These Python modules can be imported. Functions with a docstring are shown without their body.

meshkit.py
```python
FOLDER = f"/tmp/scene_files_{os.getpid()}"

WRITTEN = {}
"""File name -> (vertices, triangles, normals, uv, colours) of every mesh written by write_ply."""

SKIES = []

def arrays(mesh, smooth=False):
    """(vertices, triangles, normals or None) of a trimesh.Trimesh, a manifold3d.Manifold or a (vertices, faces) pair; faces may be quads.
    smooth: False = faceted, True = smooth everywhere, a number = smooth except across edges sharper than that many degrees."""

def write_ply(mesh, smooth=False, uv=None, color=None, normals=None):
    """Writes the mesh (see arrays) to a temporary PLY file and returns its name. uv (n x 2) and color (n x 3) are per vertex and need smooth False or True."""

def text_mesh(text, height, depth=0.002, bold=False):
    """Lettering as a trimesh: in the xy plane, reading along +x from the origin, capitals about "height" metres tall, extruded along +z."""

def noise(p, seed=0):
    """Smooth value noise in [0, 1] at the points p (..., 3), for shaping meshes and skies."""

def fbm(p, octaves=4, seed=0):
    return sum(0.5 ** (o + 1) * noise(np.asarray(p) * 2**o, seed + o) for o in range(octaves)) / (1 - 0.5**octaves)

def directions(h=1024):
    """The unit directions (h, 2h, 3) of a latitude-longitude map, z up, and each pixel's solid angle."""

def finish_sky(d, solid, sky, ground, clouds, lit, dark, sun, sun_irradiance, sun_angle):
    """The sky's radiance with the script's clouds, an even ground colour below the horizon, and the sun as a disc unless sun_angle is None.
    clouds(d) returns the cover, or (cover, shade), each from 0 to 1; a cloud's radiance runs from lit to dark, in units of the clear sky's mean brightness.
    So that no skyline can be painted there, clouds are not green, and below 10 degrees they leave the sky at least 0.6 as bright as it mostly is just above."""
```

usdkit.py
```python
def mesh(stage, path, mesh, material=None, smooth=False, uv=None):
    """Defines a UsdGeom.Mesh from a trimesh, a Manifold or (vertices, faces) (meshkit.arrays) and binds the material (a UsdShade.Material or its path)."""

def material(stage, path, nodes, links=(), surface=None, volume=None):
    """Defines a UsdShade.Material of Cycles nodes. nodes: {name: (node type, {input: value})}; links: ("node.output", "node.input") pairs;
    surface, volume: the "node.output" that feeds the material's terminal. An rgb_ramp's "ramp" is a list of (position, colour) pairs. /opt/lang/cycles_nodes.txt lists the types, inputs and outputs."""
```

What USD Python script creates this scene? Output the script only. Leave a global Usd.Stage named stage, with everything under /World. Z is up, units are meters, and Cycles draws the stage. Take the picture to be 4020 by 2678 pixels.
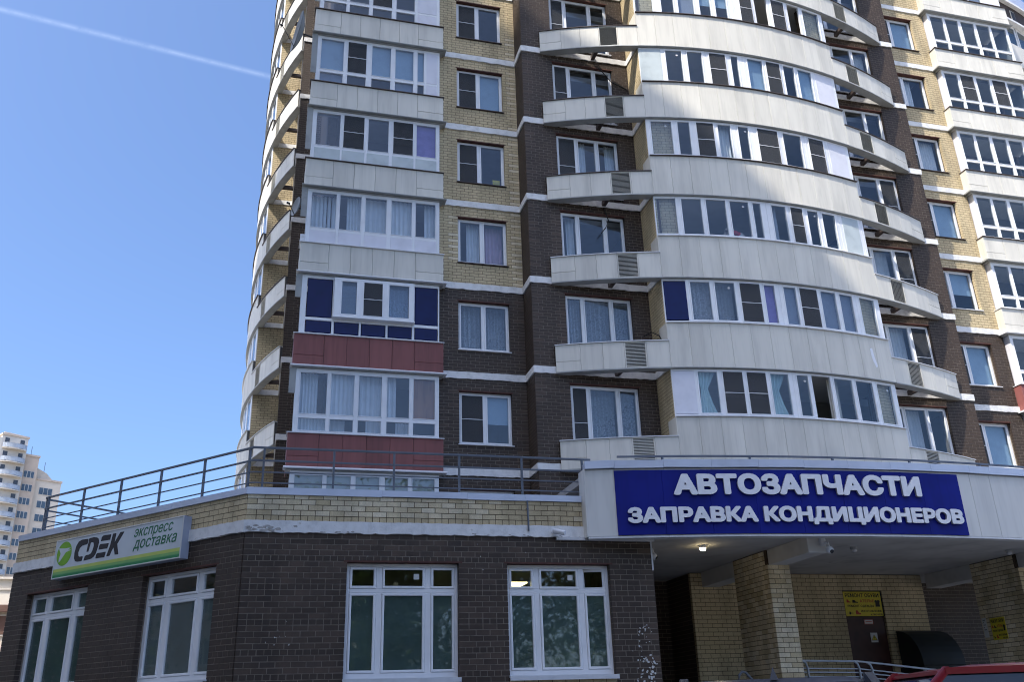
import math, random
import numpy as np, trimesh
from shapely.geometry import Polygon, MultiPolygon, Point, box as sbox
from shapely.ops import unary_union
import manifold3d as m3
import usdkit, meshkit
from pxr import Usd, UsdGeom, UsdLux, UsdShade, Gf, Sdf, Vt

random.seed(7); RNG = np.random.default_rng(7)
stage = Usd.Stage.CreateInMemory()
UsdGeom.SetStageUpAxis(stage, UsdGeom.Tokens.z); UsdGeom.SetStageMetersPerUnit(stage, 1.0)
stage.DefinePrim('/World', 'Xform'); stage.DefinePrim('/World/Looks', 'Scope')
ZO = 1.30                                  # height of the camera above the ground; all measures below are from the camera's height
# ---------------------------------------------------------------- camera
F, PITCH, ROLL = 3600.22, math.radians(22.472), math.radians(1.8014)
_c, _s, _cr, _sr = math.cos(PITCH), math.sin(PITCH), math.cos(ROLL), math.sin(ROLL)
U_, V_, B_ = np.array([1., 0, 0]), np.array([0, -_s, _c]), np.array([0, -_c, -_s])
RIGHT, UP = _cr * U_ - _sr * V_, _sr * U_ + _cr * V_
cam = UsdGeom.Camera.Define(stage, '/World/camera')
cam.CreateHorizontalApertureAttr(36.0); cam.CreateVerticalApertureAttr(36.0 * 683 / 1024)
cam.CreateFocalLengthAttr(36.0 * F / 4020); cam.CreateClippingRangeAttr(Gf.Vec2f(0.1, 2000))
mtx = Gf.Matrix4d(*RIGHT, 0, *UP, 0, *B_, 0, 0, 0, ZO, 1)
cam.AddTransformOp().Set(mtx)
cam.CreateExposureAttr(1.70)
# ---------------------------------------------------------------- sun and sky
PHI = math.radians(15.3)
SUN = np.array([-1.3325, -1.4014, 2.7]); SUN /= np.linalg.norm(SUN)
sun = UsdLux.DistantLight.Define(stage, '/World/sun')
sun.CreateIntensityAttr(0.56); sun.CreateAngleAttr(0.53); sun.CreateNormalizeAttr(True); sun.CreateColorAttr(Gf.Vec3f(1.0, 0.93, 0.82))
z_ = SUN; x_ = np.cross([0, 0, 1.], z_); x_ /= np.linalg.norm(x_); y_ = np.cross(z_, x_)
sun.AddTransformOp().Set(Gf.Matrix4d(*x_, 0, *y_, 0, *z_, 0, 0, 0, 0, 1))
# contrail: a real streak of cloud across the sky, a great circle through two directions
d1, d2 = np.array([-.45504, .64839, .61035]), np.array([-.23341, .75638, .61107])
cn = np.cross(d1, d2); cn /= np.linalg.norm(cn)
ca = d1 - d2; ca /= np.linalg.norm(ca)
sky_m = usdkit.material(stage, '/World/Looks/sky_look', {
    'sky': ('sky_texture', {'sky_type': 'single_scattering', 'sun_disc': False, 'sun_elevation': math.asin(SUN[2]), 'sun_rotation': math.atan2(SUN[0], SUN[1]),
                            'altitude': 150.0, 'air_density': 0.85, 'aerosol_density': 4.0, 'ozone_density': 7.5}),
    'tc': ('texture_coordinate', {}), 'hs': ('hsv', {'saturation': 1.03}),
    'nz': ('noise_texture', {'scale': 42.0, 'detail': 5.0, 'roughness': 0.7}),
    'sx': ('separate_xyz', {}),
    'ax': ('math', {'math_type': 'multiply', 'value2': float(cn[0])}), 'ay': ('math', {'math_type': 'multiply_add', 'value2': float(cn[1])}), 'az': ('math', {'math_type': 'multiply_add', 'value2': float(cn[2])}),
    'ab': ('math', {'math_type': 'absolute'}), 'wob': ('math', {'math_type': 'multiply_add', 'value2': 0.0035}),
    'mr': ('map_range', {'range_type': 'smoothstep', 'from_min': 0.0062, 'from_max': 0.0006, 'to_min': 0.0, 'to_max': 1.0, 'clamp': True}),
    'fr': ('map_range', {'range_type': 'smoothstep', 'from_min': 0.40, 'from_max': 0.55, 'to_min': 0.0, 'to_max': 1.0, 'clamp': True}),
    'dv': ('map_range', {'from_min': 0.25, 'from_max': 0.75, 'to_min': 0.0, 'to_max': 0.22, 'clamp': True}),
    'm1': ('math', {'math_type': 'multiply'}), 'm2': ('math', {'math_type': 'multiply'}),
    'mix': ('mix_color', {'blend_type': 'mix', 'b': (5.0, 5.6, 6.6), 'use_clamp': False}),
    'bg': ('background_shader', {'strength': 0.10}),
}, [('tc.generated', 'sx.vector'), ('tc.generated', 'nz.vector'), ('sx.x', 'ax.value1'), ('sx.y', 'ay.value1'), ('ax.value', 'ay.value3'), ('sx.z', 'az.value1'), ('ay.value', 'az.value3'),
    ('az.value', 'ab.value1'), ('nz.fac', 'wob.value1'), ('ab.value', 'wob.value3'), ('wob.value', 'mr.value'), ('sx.y', 'fr.value'), ('nz.fac', 'dv.value'),
    ('mr.result', 'm1.value1'), ('dv.result', 'm1.value2'), ('m1.value', 'm2.value1'), ('fr.result', 'm2.value2'),
    ('m2.value', 'mix.fac'), ('sky.color', 'hs.color'), ('hs.color', 'mix.a'), ('mix.result', 'bg.color')], surface='bg.background')
dome = UsdLux.DomeLight.Define(stage, '/World/sky')
UsdShade.MaterialBindingAPI.Apply(dome.GetPrim()).Bind(sky_m)
dome.GetPrim().SetCustomDataByKey('kind', 'structure'); dome.GetPrim().SetCustomDataByKey('label', 'clear deep blue sky with one thin vapour trail'); dome.GetPrim().SetCustomDataByKey('category', 'sky')

# ---------------------------------------------------------------- materials
LK = '/World/Looks/'
MATS = {}
def plain(name, col, rough=0.6, var=0.12, scale=3.0, streak=False, bump=0.0, bscale=80.0, spec=0.4, metal=0.0, speck=0.0, specol=None, rnd=0.0, drip=0.0):
    n = {'g': ('geometry', {}), 'mp': ('mapping', {'scale': (1, 1, 0.16) if streak else (1, 1, 1)}),
         'nz': ('noise_texture', {'scale': scale, 'detail': 5.0, 'roughness': 0.62}),
         'rp': ('rgb_ramp', {'ramp': [(0.28, tuple(c * (1 - 2 * var) for c in col)), (0.5, col), (0.75, tuple(min(1, c * (1 + var)) for c in col))]}),
         'p': ('principled_bsdf', {'roughness': rough, 'specular_ior_level': spec, 'metallic': metal})}
    l = [('g.position', 'mp.vector'), ('mp.vector', 'nz.vector'), ('nz.fac', 'rp.fac')]
    last = 'rp.color'
    if rnd:
        n.update({'oi': ('object_info', {}), 'rr': ('map_range', {'to_min': 1 - rnd, 'to_max': 1 + rnd * .6}), 'rm': ('mix_color', {'blend_type': 'multiply', 'fac': 1.0})})
        l += [('oi.random', 'rr.value'), (last, 'rm.a'), ('rr.result', 'rm.b')]; last = 'rm.result'
    if drip:
        n.update({'dm': ('mapping', {'scale': (1, 1, .05)}), 'dn': ('noise_texture', {'scale': 8.0, 'detail': 4.0, 'roughness': .7}), 'dr': ('map_range', {'from_min': .50, 'from_max': .72, 'to_min': 1.0, 'to_max': 1 - drip, 'clamp': True}), 'dx': ('mix_color', {'blend_type': 'multiply', 'fac': 1.0})})
        l += [('g.position', 'dm.vector'), ('dm.vector', 'dn.vector'), ('dn.fac', 'dr.value'), (last, 'dx.a'), ('dr.result', 'dx.b')]; last = 'dx.result'
    if speck:
        n.update({'n2': ('noise_texture', {'scale': speck, 'detail': 6.0, 'roughness': 0.7}), 'r2': ('map_range', {'from_min': 0.63, 'from_max': 0.72, 'clamp': True}), 'mx': ('mix_color', {'blend_type': 'mix', 'b': specol})})
        l += [('g.position', 'n2.vector'), ('n2.fac', 'r2.value'), ('r2.result', 'mx.fac'), (last, 'mx.a')]; last = 'mx.result'
    l.append((last, 'p.base_color'))
    if bump:
        n.update({'bn': ('noise_texture', {'scale': bscale, 'detail': 4.0}), 'b': ('bump', {'strength': bump, 'distance': 0.004})})
        l += [('g.position', 'bn.vector'), ('bn.fac', 'b.height'), ('b.normal', 'p.normal')]
    MATS[name] = usdkit.material(stage, LK + name, n, l, surface='p.BSDF')
def brick(name, tones, island, rough=0.75, spec=0.3, dirt=(0.74, 1.06)):
    src = ('geometry', {}) if island else ('object_info', {})
    n = {'r': src, 'g': ('geometry', {}), 'rp': ('rgb_ramp', {'ramp': tones}),
         'nz': ('noise_texture', {'scale': 45.0, 'detail': 4.0, 'roughness': .65}), 'mr': ('map_range', {'from_min': .3, 'from_max': .7, 'to_min': .82, 'to_max': 1.14}),
         'mp': ('mapping', {'scale': (1, 1, .28)}), 'n2': ('noise_texture', {'scale': 1.7, 'detail': 6.0, 'roughness': .66}), 'm2': ('map_range', {'from_min': .36, 'from_max': .58, 'to_min': dirt[0], 'to_max': dirt[1], 'clamp': True}),
         'a': ('mix_color', {'blend_type': 'multiply', 'fac': 1.0, 'use_clamp': False}), 'b': ('mix_color', {'blend_type': 'multiply', 'fac': 1.0, 'use_clamp': False}),
         'bp': ('bump', {'strength': .5, 'distance': .003}), 'bn': ('noise_texture', {'scale': 130.0, 'detail': 3.0}), 'p': ('principled_bsdf', {'roughness': rough, 'specular_ior_level': spec})}
    l = [('r.random_per_island' if island else 'r.random', 'rp.fac'), ('g.position', 'nz.vector'), ('nz.fac', 'mr.value'), ('g.position', 'mp.vector'), ('mp.vector', 'n2.vector'), ('n2.fac', 'm2.value'),
         ('rp.color', 'a.a'), ('mr.result', 'a.b'), ('a.result', 'b.a'), ('m2.result', 'b.b'), ('b.result', 'p.base_color'), ('g.position', 'bn.vector'), ('bn.fac', 'bp.height'), ('bp.normal', 'p.normal')]
    MATS[name] = usdkit.material(stage, LK + name, n, l, surface='p.BSDF')
YT = [(0.0, (.54, .44, .27)), (.25, (.645, .545, .36)), (.55, (.70, .60, .415)), (.8, (.73, .645, .47)), (1., (.57, .47, .285))]
BT = [(0.0, (.052, .036, .026)), (.4, (.070, .048, .035)), (.75, (.090, .062, .045)), (1., (.058, .042, .033))]
for isl in (0, 1):
    brick('yellow_brick' + ('_set' if isl else ''), YT, isl); brick('brown_brick' + ('_set' if isl else ''), BT, isl, rough=.6, spec=.35, dirt=(.78, 1.12))
plain('yellow_mortar', (.070, .048, .030), .9, .2, 9); plain('brown_mortar', (.235, .20, .16), .9, .25, 7)
plain('render_white', (.72, .72, .71), .85, .10, 5, bump=.6, bscale=30, speck=5, specol=(.52, .50, .46))
plain('panel_cream', (.66, .635, .56), .55, .08, 2.2, streak=True, rnd=.06, drip=.12)
plain('panel_white', (.64, .635, .60), .5, .07, 2.0, streak=True, rnd=.035, drip=.09)
plain('panel_red', (.25, .088, .080), .6, .12, 2.5, streak=True, rnd=.10, drip=.2)
plain('panel_core', (.10, .095, .09), .8)
plain('coping_brown', (.085, .065, .058), .45, .15, 4, metal=.2); plain('coping_white', (.72, .73, .75), .4, .05, 3)
plain('flashing_grey', (.36, .37, .36), .45, .12, 3, streak=True); plain('soffit_grey', (.33, .34, .33), .6, .12, 3)
plain('parapet_metal', (.58, .62, .72), .35, .07, 1.2, metal=.25); plain('pvc_white', (.78, .79, .80), .3, .04, 2, spec=.5)
plain('rust_steel', (.085, .032, .022), .7, .2, 12); plain('sill_metal', (.64, .66, .70), .35, .06, 3, metal=.2)
plain('plaster_room', (.30, .29, .27), .9, .05); plain('ceiling_white', (.62, .61, .58), .9, .05); plain('bare_plaster', (.40, .385, .36), .9, .2, 14); plain('concrete', (.30, .29, .28), .85, .15, 3, bump=.4)
plain('soffit_white', (.50, .49, .47), .8, .14, 1.1, speck=1.5, specol=(.30, .29, .27)); plain('beam_white', (.55, .54, .52), .8, .1, 2)
plain('curtain_white', (.72, .72, .72), .9, .05); plain('curtain_ivory', (.66, .60, .50), .9, .06); plain('curtain_grey', (.44, .45, .47), .9, .08); plain('curtain_teal', (.52, .66, .64), .9, .05); plain('curtain_pink', (.6, .42, .5), .9, .1); plain('curtain_purple', (.30, .22, .50), .9, .1)
plain('blind_grey', (.28, .30, .36), .8, .06); plain('blind_beige', (.50, .50, .44), .8, .05); plain('blind_blue', (.34, .45, .55), .7, .05); plain('wood_board', (.36, .17, .09), .7, .2, 6, streak=True)
plain('blue_film', (.005, .010, .075), .3, .1, 3, spec=.25); plain('milky', (.50, .55, .54), .2, .08, 2.5, spec=.6); plain('pvc_panel', (.70, .70, .75), .35, .05, 2)
plain('shop_film', (.085, .125, .12), .3, .12, 1.5, spec=.5); plain('shop_film_light', (.16, .19, .19), .3, .12, 1.2, spec=.5)
plain('rail_grey', (.115, .13, .155), .4, .12, 5, spec=.5); plain('rail_white', (.48, .52, .56), .35, .08, 4, spec=.5)
plain('sign_blue', (.005, .011, .20), .5, .14, .9, spec=.2, rnd=.06, drip=.12); plain('letter_white', (.76, .77, .80), .4, .04, 6); plain('letter_edge', (.30, .31, .36), .5)
plain('cdek_face', (.60, .64, .66), .35, .05, 1.5, spec=.5); plain('cdek_side', (.28, .31, .37), .4, .06); plain('ink_dark', (.022, .017, .018), .45); plain('ink_green', (.03, .15, .065), .45)
plain('green_logo', (.20, .42, .035), .35, .2, 1.8); plain('stripe_a', (.52, .60, .14), .35, .04); plain('stripe_b', (.23, .45, .15), .35, .04); plain('stripe_c', (.045, .24, .09), .35, .04); plain('stripe_d', (.12, .37, .14), .35, .04)
plain('sign_yellow', (.58, .48, .035), .45, .08, 4); plain('ink_black', (.02, .018, .015), .6); plain('ink_red', (.42, .06, .03), .6); plain('paper', (.60, .60, .58), .8, .06); plain('door_brown', (.05, .018, .015), .45, .2, 5)
plain('hood_dark', (.016, .019, .019), .6, .2, 4); plain('camera_white', (.70, .71, .73), .3, .04); plain('lens_black', (.008, .008, .010), .15, spec=.7); plain('duct_white', (.62, .63, .64), .45, .06)
plain('cable_black', (.012, .012, .012), .5); plain('dish_grey', (.24, .25, .25), .5, .1, 6); plain('clutter_red', (.45, .03, .05), .7); plain('clutter_pale', (.55, .50, .46), .8, .2, 9)
plain('asphalt', (.27, .255, .225), .9, .25, 2, bump=.5, bscale=60); plain('paving', (.24, .23, .22), .9, .15, 3); plain('kerbstone', (.32, .31, .30), .9, .1, 4)
plain('far_white', (.56, .51, .44), .8, .06, .5); plain('far_beige', (.50, .40, .31), .85, .08, .5); plain('far_beige_light', (.58, .50, .40), .85, .08, .5); plain('far_cream', (.66, .60, .50), .8, .06, .6); plain('far_dark', (.05, .055, .065), .25, .2, .6, spec=.6)
plain('far_rail', (.36, .40, .45), .5); plain('roof_brown', (.13, .07, .05), .7, .15, 2); plain('neighbour_wall', (.46, .38, .27), .85, .08, .5); plain('far_glass', (.05, .07, .09), .08, .2, .5, spec=.8)
plain('car_red', (.22, .006, .016), .22, .05, 2, spec=.6); plain('car_blue', (.018, .022, .036), .25, .05, 2, spec=.6); plain('car_glass', (.010, .012, .015), .04, .05, spec=.7); plain('tyre', (.015, .015, .015), .85); plain('rim', (.45, .46, .48), .3, .05, metal=.8); plain('lamp_clear', (.55, .56, .58), .1, .05, spec=.7); plain('plastic_black', (.02, .02, .02), .5)
plain('bark', (.09, .065, .045), .9, .25, 8, bump=.6, bscale=30); plain('bird_black', (.015, .015, .018), .7)
MATS['leaf'] = usdkit.material(stage, LK + 'leaf', {'g': ('geometry', {}), 'rp': ('rgb_ramp', {'ramp': [(0, (.035, .075, .014)), (.6, (.07, .125, .022)), (1, (.11, .165, .035))]}),
    'p': ('principled_bsdf', {'roughness': .5}), 't': ('translucent_bsdf', {'color': (.10, .17, .03)}), 'm': ('mix_closure', {'fac': .3})},
    [('g.random_per_island', 'rp.fac'), ('rp.color', 'p.base_color'), ('p.BSDF', 'm.closure1'), ('t.BSDF', 'm.closure2')], surface='m.closure')
def glassy(name, tint, r0, rough=0.0):
    """Window glass: mirror share by Schlick's rule from either side, the rest passes straight through."""
    n = {'f': ('layer_weight', {'blend': .5}), 'pw': ('math', {'math_type': 'power', 'value2': 5.0}), 'ad': ('math', {'math_type': 'multiply_add', 'value2': .85, 'value3': r0, 'use_clamp': True}), 't': ('transparent_bsdf', {'color': tint}), 'g': ('glossy_bsdf', {'color': (.94, .97, 1), 'roughness': rough}),
         'ge': ('geometry', {}), 'nz': ('noise_texture', {'scale': .9, 'detail': 1.0}), 'b': ('bump', {'strength': .10, 'distance': .03}), 'm': ('mix_closure', {})}
    MATS[name] = usdkit.material(stage, LK + name, n, [('f.facing', 'pw.value1'), ('pw.value', 'ad.value1'), ('ad.value', 'm.fac'), ('t.BSDF', 'm.closure1'), ('g.BSDF', 'm.closure2'), ('ge.position', 'nz.vector'), ('nz.fac', 'b.height'), ('b.normal', 'g.normal')], surface='m.closure')
glassy('glass', (.87, .905, .93), .05); glassy('glass_tint', (.5, .58, .64), .05); glassy('shop_glass', (.9, .93, .93), .075, .025)
MATS['mesh_screen'] = usdkit.material(stage, LK + 'mesh_screen', {'d': ('diffuse_bsdf', {'color': (.06, .062, .065)}), 't': ('transparent_bsdf', {'color': (1, 1, 1)}), 'm': ('mix_closure', {'fac': .45})}, [('d.BSDF', 'm.closure1'), ('t.BSDF', 'm.closure2')], surface='m.closure')
MATS['lace'] = usdkit.material(stage, LK + 'lace', {'g': ('geometry', {}), 'v': ('voronoi_texture', {'scale': 19.0}), 'mr': ('map_range', {'from_min': .15, 'from_max': .5, 'to_min': .42, 'to_max': .62}), 'd': ('diffuse_bsdf', {'color': (.75, .76, .78)}), 't': ('transparent_bsdf', {'color': (1, 1, 1)}), 'm': ('mix_closure', {})},
    [('g.position', 'v.vector'), ('v.distance', 'mr.value'), ('mr.result', 'm.fac'), ('d.BSDF', 'm.closure1'), ('t.BSDF', 'm.closure2')], surface='m.closure')
for nm, c, s in (('lamp_glow', (1.0, .80, .45), 14.0), ('tube_glow', (1.0, .85, .42), 1.6), ('bulb_glow', (1.0, .93, .8), 6.0)):
    MATS[nm] = usdkit.material(stage, LK + nm, {'e': ('emission', {'color': c, 'strength': s})}, [], surface='e.emission')

# ---------------------------------------------------------------- scene tree helpers
BASE, COUNT = {}, {}
def unique(parent, name):
    k = (parent, name); n = COUNT.get(k, 0); COUNT[k] = n + 1
    return f'{parent}/{name}' if n == 0 else f'{parent}/{name}_{n:03d}'
def tag(prim, label=None, cat=None, group=None, kind=None):
    for k, v in (('label', label), ('category', cat), ('group', group), ('kind', kind)):
        if v: prim.SetCustomDataByKey(k, v)
def thing(name, label, cat, base=(0, 0, 0), group=None, kind=None):
    p = unique('/World', name); x = UsdGeom.Xform.Define(stage, p)
    b = np.array([base[0], base[1], base[2] + ZO], float); x.AddTranslateOp().Set(Gf.Vec3d(*map(float, b))); BASE[p] = b
    tag(x.GetPrim(), label, cat, group, kind); return p
def copy_of(src, offset, rot, label=None, group=None):
    sp = stage.GetPrimAtPath(src); nm = src.rsplit('/', 1)[1]; p = unique('/World', nm); x = UsdGeom.Xform.Define(stage, p)
    x.GetPrim().GetReferences().AddInternalReference(Sdf.Path(src)); x.GetPrim().SetInstanceable(True)
    x.ClearXformOpOrder(); x.GetPrim().RemoveProperty('xformOp:translate')
    x.AddTranslateOp().Set(Gf.Vec3d(float(offset[0]), float(offset[1]), float(offset[2] + ZO))); x.AddRotateZOp().Set(rot)
    tag(x.GetPrim(), label, sp.GetCustomDataByKey('category'), group or sp.GetCustomDataByKey('group')); return p

class Fr:
    """A vertical plane: u along it to the right, w out of it towards the viewer, z up."""
    def __init__(s, o, ang): s.o = np.array(o[:2], float); s.a = ang; s.t = np.array([math.cos(ang), math.sin(ang)]); s.n = np.array([math.sin(ang), -math.cos(ang)])
    def p(s, q):
        q = np.atleast_2d(np.asarray(q, float)); return np.c_[s.o + q[:, :1] * s.t + q[:, 1:2] * s.n, q[:, 2]]
    def at(s, u, w): return s.o + u * s.t + w * s.n
    def sub(s, a, b):
        A, B = s.at(*a), s.at(*b); d = B - A; return Fr(A, math.atan2(d[1], d[0])), float(np.linalg.norm(d))
_BF = np.array([[0, 3, 2, 1], [4, 5, 6, 7], [0, 1, 5, 4], [1, 2, 6, 5], [2, 3, 7, 6], [3, 0, 4, 7]])
class MB:
    def __init__(s): s.v, s.f, s.n = [], [], 0
    def add(s, v, f):
        f = np.asarray(f, int)
        if f.shape[1] == 4: f = np.vstack([f[:, [0, 1, 2]], f[:, [0, 2, 3]]])
        s.v.append(np.asarray(v, float)); s.f.append(f + s.n); s.n += len(v); return s
    def tm(s, t): return s.add(t.vertices, t.faces)
    def box(s, fr, u0, u1, w0, w1, z0, z1):
        q = [(u0, w0, z0), (u0, w1, z0), (u1, w1, z0), (u1, w0, z0), (u0, w0, z1), (u0, w1, z1), (u1, w1, z1), (u1, w0, z1)]
        return s.add(fr.p(q), _BF[:, ::-1])
    def bev(s, fr, u0, u1, w0, w1, z0, z1, b=.006):
        """A box whose four outer (w1) edges are chamfered."""
        q = [(u0, w0, z0), (u1, w0, z0), (u1, w0, z1), (u0, w0, z1), (u0, w1 - b, z0), (u1, w1 - b, z0), (u1, w1 - b, z1), (u0, w1 - b, z1), (u0 + b, w1, z0 + b), (u1 - b, w1, z0 + b), (u1 - b, w1, z1 - b), (u0 + b, w1, z1 - b)]
        f = [[0, 3, 2, 1], [0, 1, 5, 4], [1, 2, 6, 5], [2, 3, 7, 6], [3, 0, 4, 7], [4, 5, 9, 8], [5, 6, 10, 9], [6, 7, 11, 10], [7, 4, 8, 11], [8, 9, 10, 11]]
        return s.add(fr.p(q), f)
    def prism(s, fr, poly, z0, z1):
        """poly: (u, w) outline, extruded from z0 to z1."""
        P = Polygon(poly); 
        if not P.is_valid: P = P.buffer(0)
        t = trimesh.creation.extrude_polygon(P, z1 - z0, engine='earcut'); v = t.vertices
        return s.add(fr.p(np.c_[v[:, 0], v[:, 1], v[:, 2] + z0]), t.faces[:, ::-1])
    def plate(s, fr, poly, w0, w1):
        """poly: shapely in (u, z), extruded outwards from w0 to w1."""
        for P in getattr(poly, 'geoms', [poly]):
            if P.is_empty or P.area < 1e-7: continue
            t = trimesh.creation.extrude_polygon(P, w1 - w0, engine='earcut'); v = t.vertices
            s.add(fr.p(np.c_[v[:, 0], v[:, 2] + w0, v[:, 1]]), t.faces)
        return s
    def tube(s, pts, r, k=8, caps=True):
        pts = [np.asarray(p, float) for p in pts]; rings = []
        for i, p in enumerate(pts):
            d = pts[min(i + 1, len(pts) - 1)] - pts[max(i - 1, 0)]; d = d / np.linalg.norm(d)
            a = np.cross(d, [0, 0, 1.] if abs(d[2]) < .95 else [1., 0, 0]); a /= np.linalg.norm(a); b = np.cross(d, a)
            th = np.arange(k) * 2 * math.pi / k; rings.append(p + r * (np.cos(th)[:, None] * a + np.sin(th)[:, None] * b))
        v = np.vstack(rings); f = []
        for i in range(len(pts) - 1):
            for j in range(k): f.append([i * k + j, i * k + (j + 1) % k, (i + 1) * k + (j + 1) % k, (i + 1) * k + j])
        if caps:
            v = np.vstack([v, pts[0], pts[-1]]); n = len(v)
            tf = [[n - 2, (j + 1) % k, j] for j in range(k)] + [[n - 1, (len(pts) - 1) * k + j, (len(pts) - 1) * k + (j + 1) % k] for j in range(k)]
            f = [x for q in f for x in ([q[0], q[1], q[2]], [q[0], q[2], q[3]])] + tf
        return s.add(v, f)
    def build(s, name, mat, parent, smooth=False, label=None, kind=None):
        if not s.v: return None
        root = '/'.join(parent.split('/')[:3]); p = unique(parent, name)
        v = np.vstack(s.v); v = v + [0, 0, ZO] - BASE[root]
        m = usdkit.mesh(stage, p, (v, np.vstack(s.f)), MATS[mat], smooth)
        tag(m.GetPrim(), label, None, None, kind); return p
def solo(name, mb, mat, label, cat, base=(0, 0, 0), group=None, kind=None, smooth=False):
    p = unique('/World', name); BASE[p] = np.array([0, 0, 0.]); v = np.vstack(mb.v) + [0, 0, ZO]
    m = usdkit.mesh(stage, p, (v, np.vstack(mb.f)), MATS[mat], smooth); tag(m.GetPrim(), label, cat, group, kind); return p

def project(P):
    P = np.atleast_2d(P); d = P[:, 1] * _c + P[:, 2] * _s; u = P[:, 0]; v = -P[:, 1] * _s + P[:, 2] * _c
    d = np.where(d > .1, d, .1); return np.c_[2010 + F * (_cr * u - _sr * v) / d, 1339 - F * (_sr * u + _cr * v) / d, d]
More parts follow.
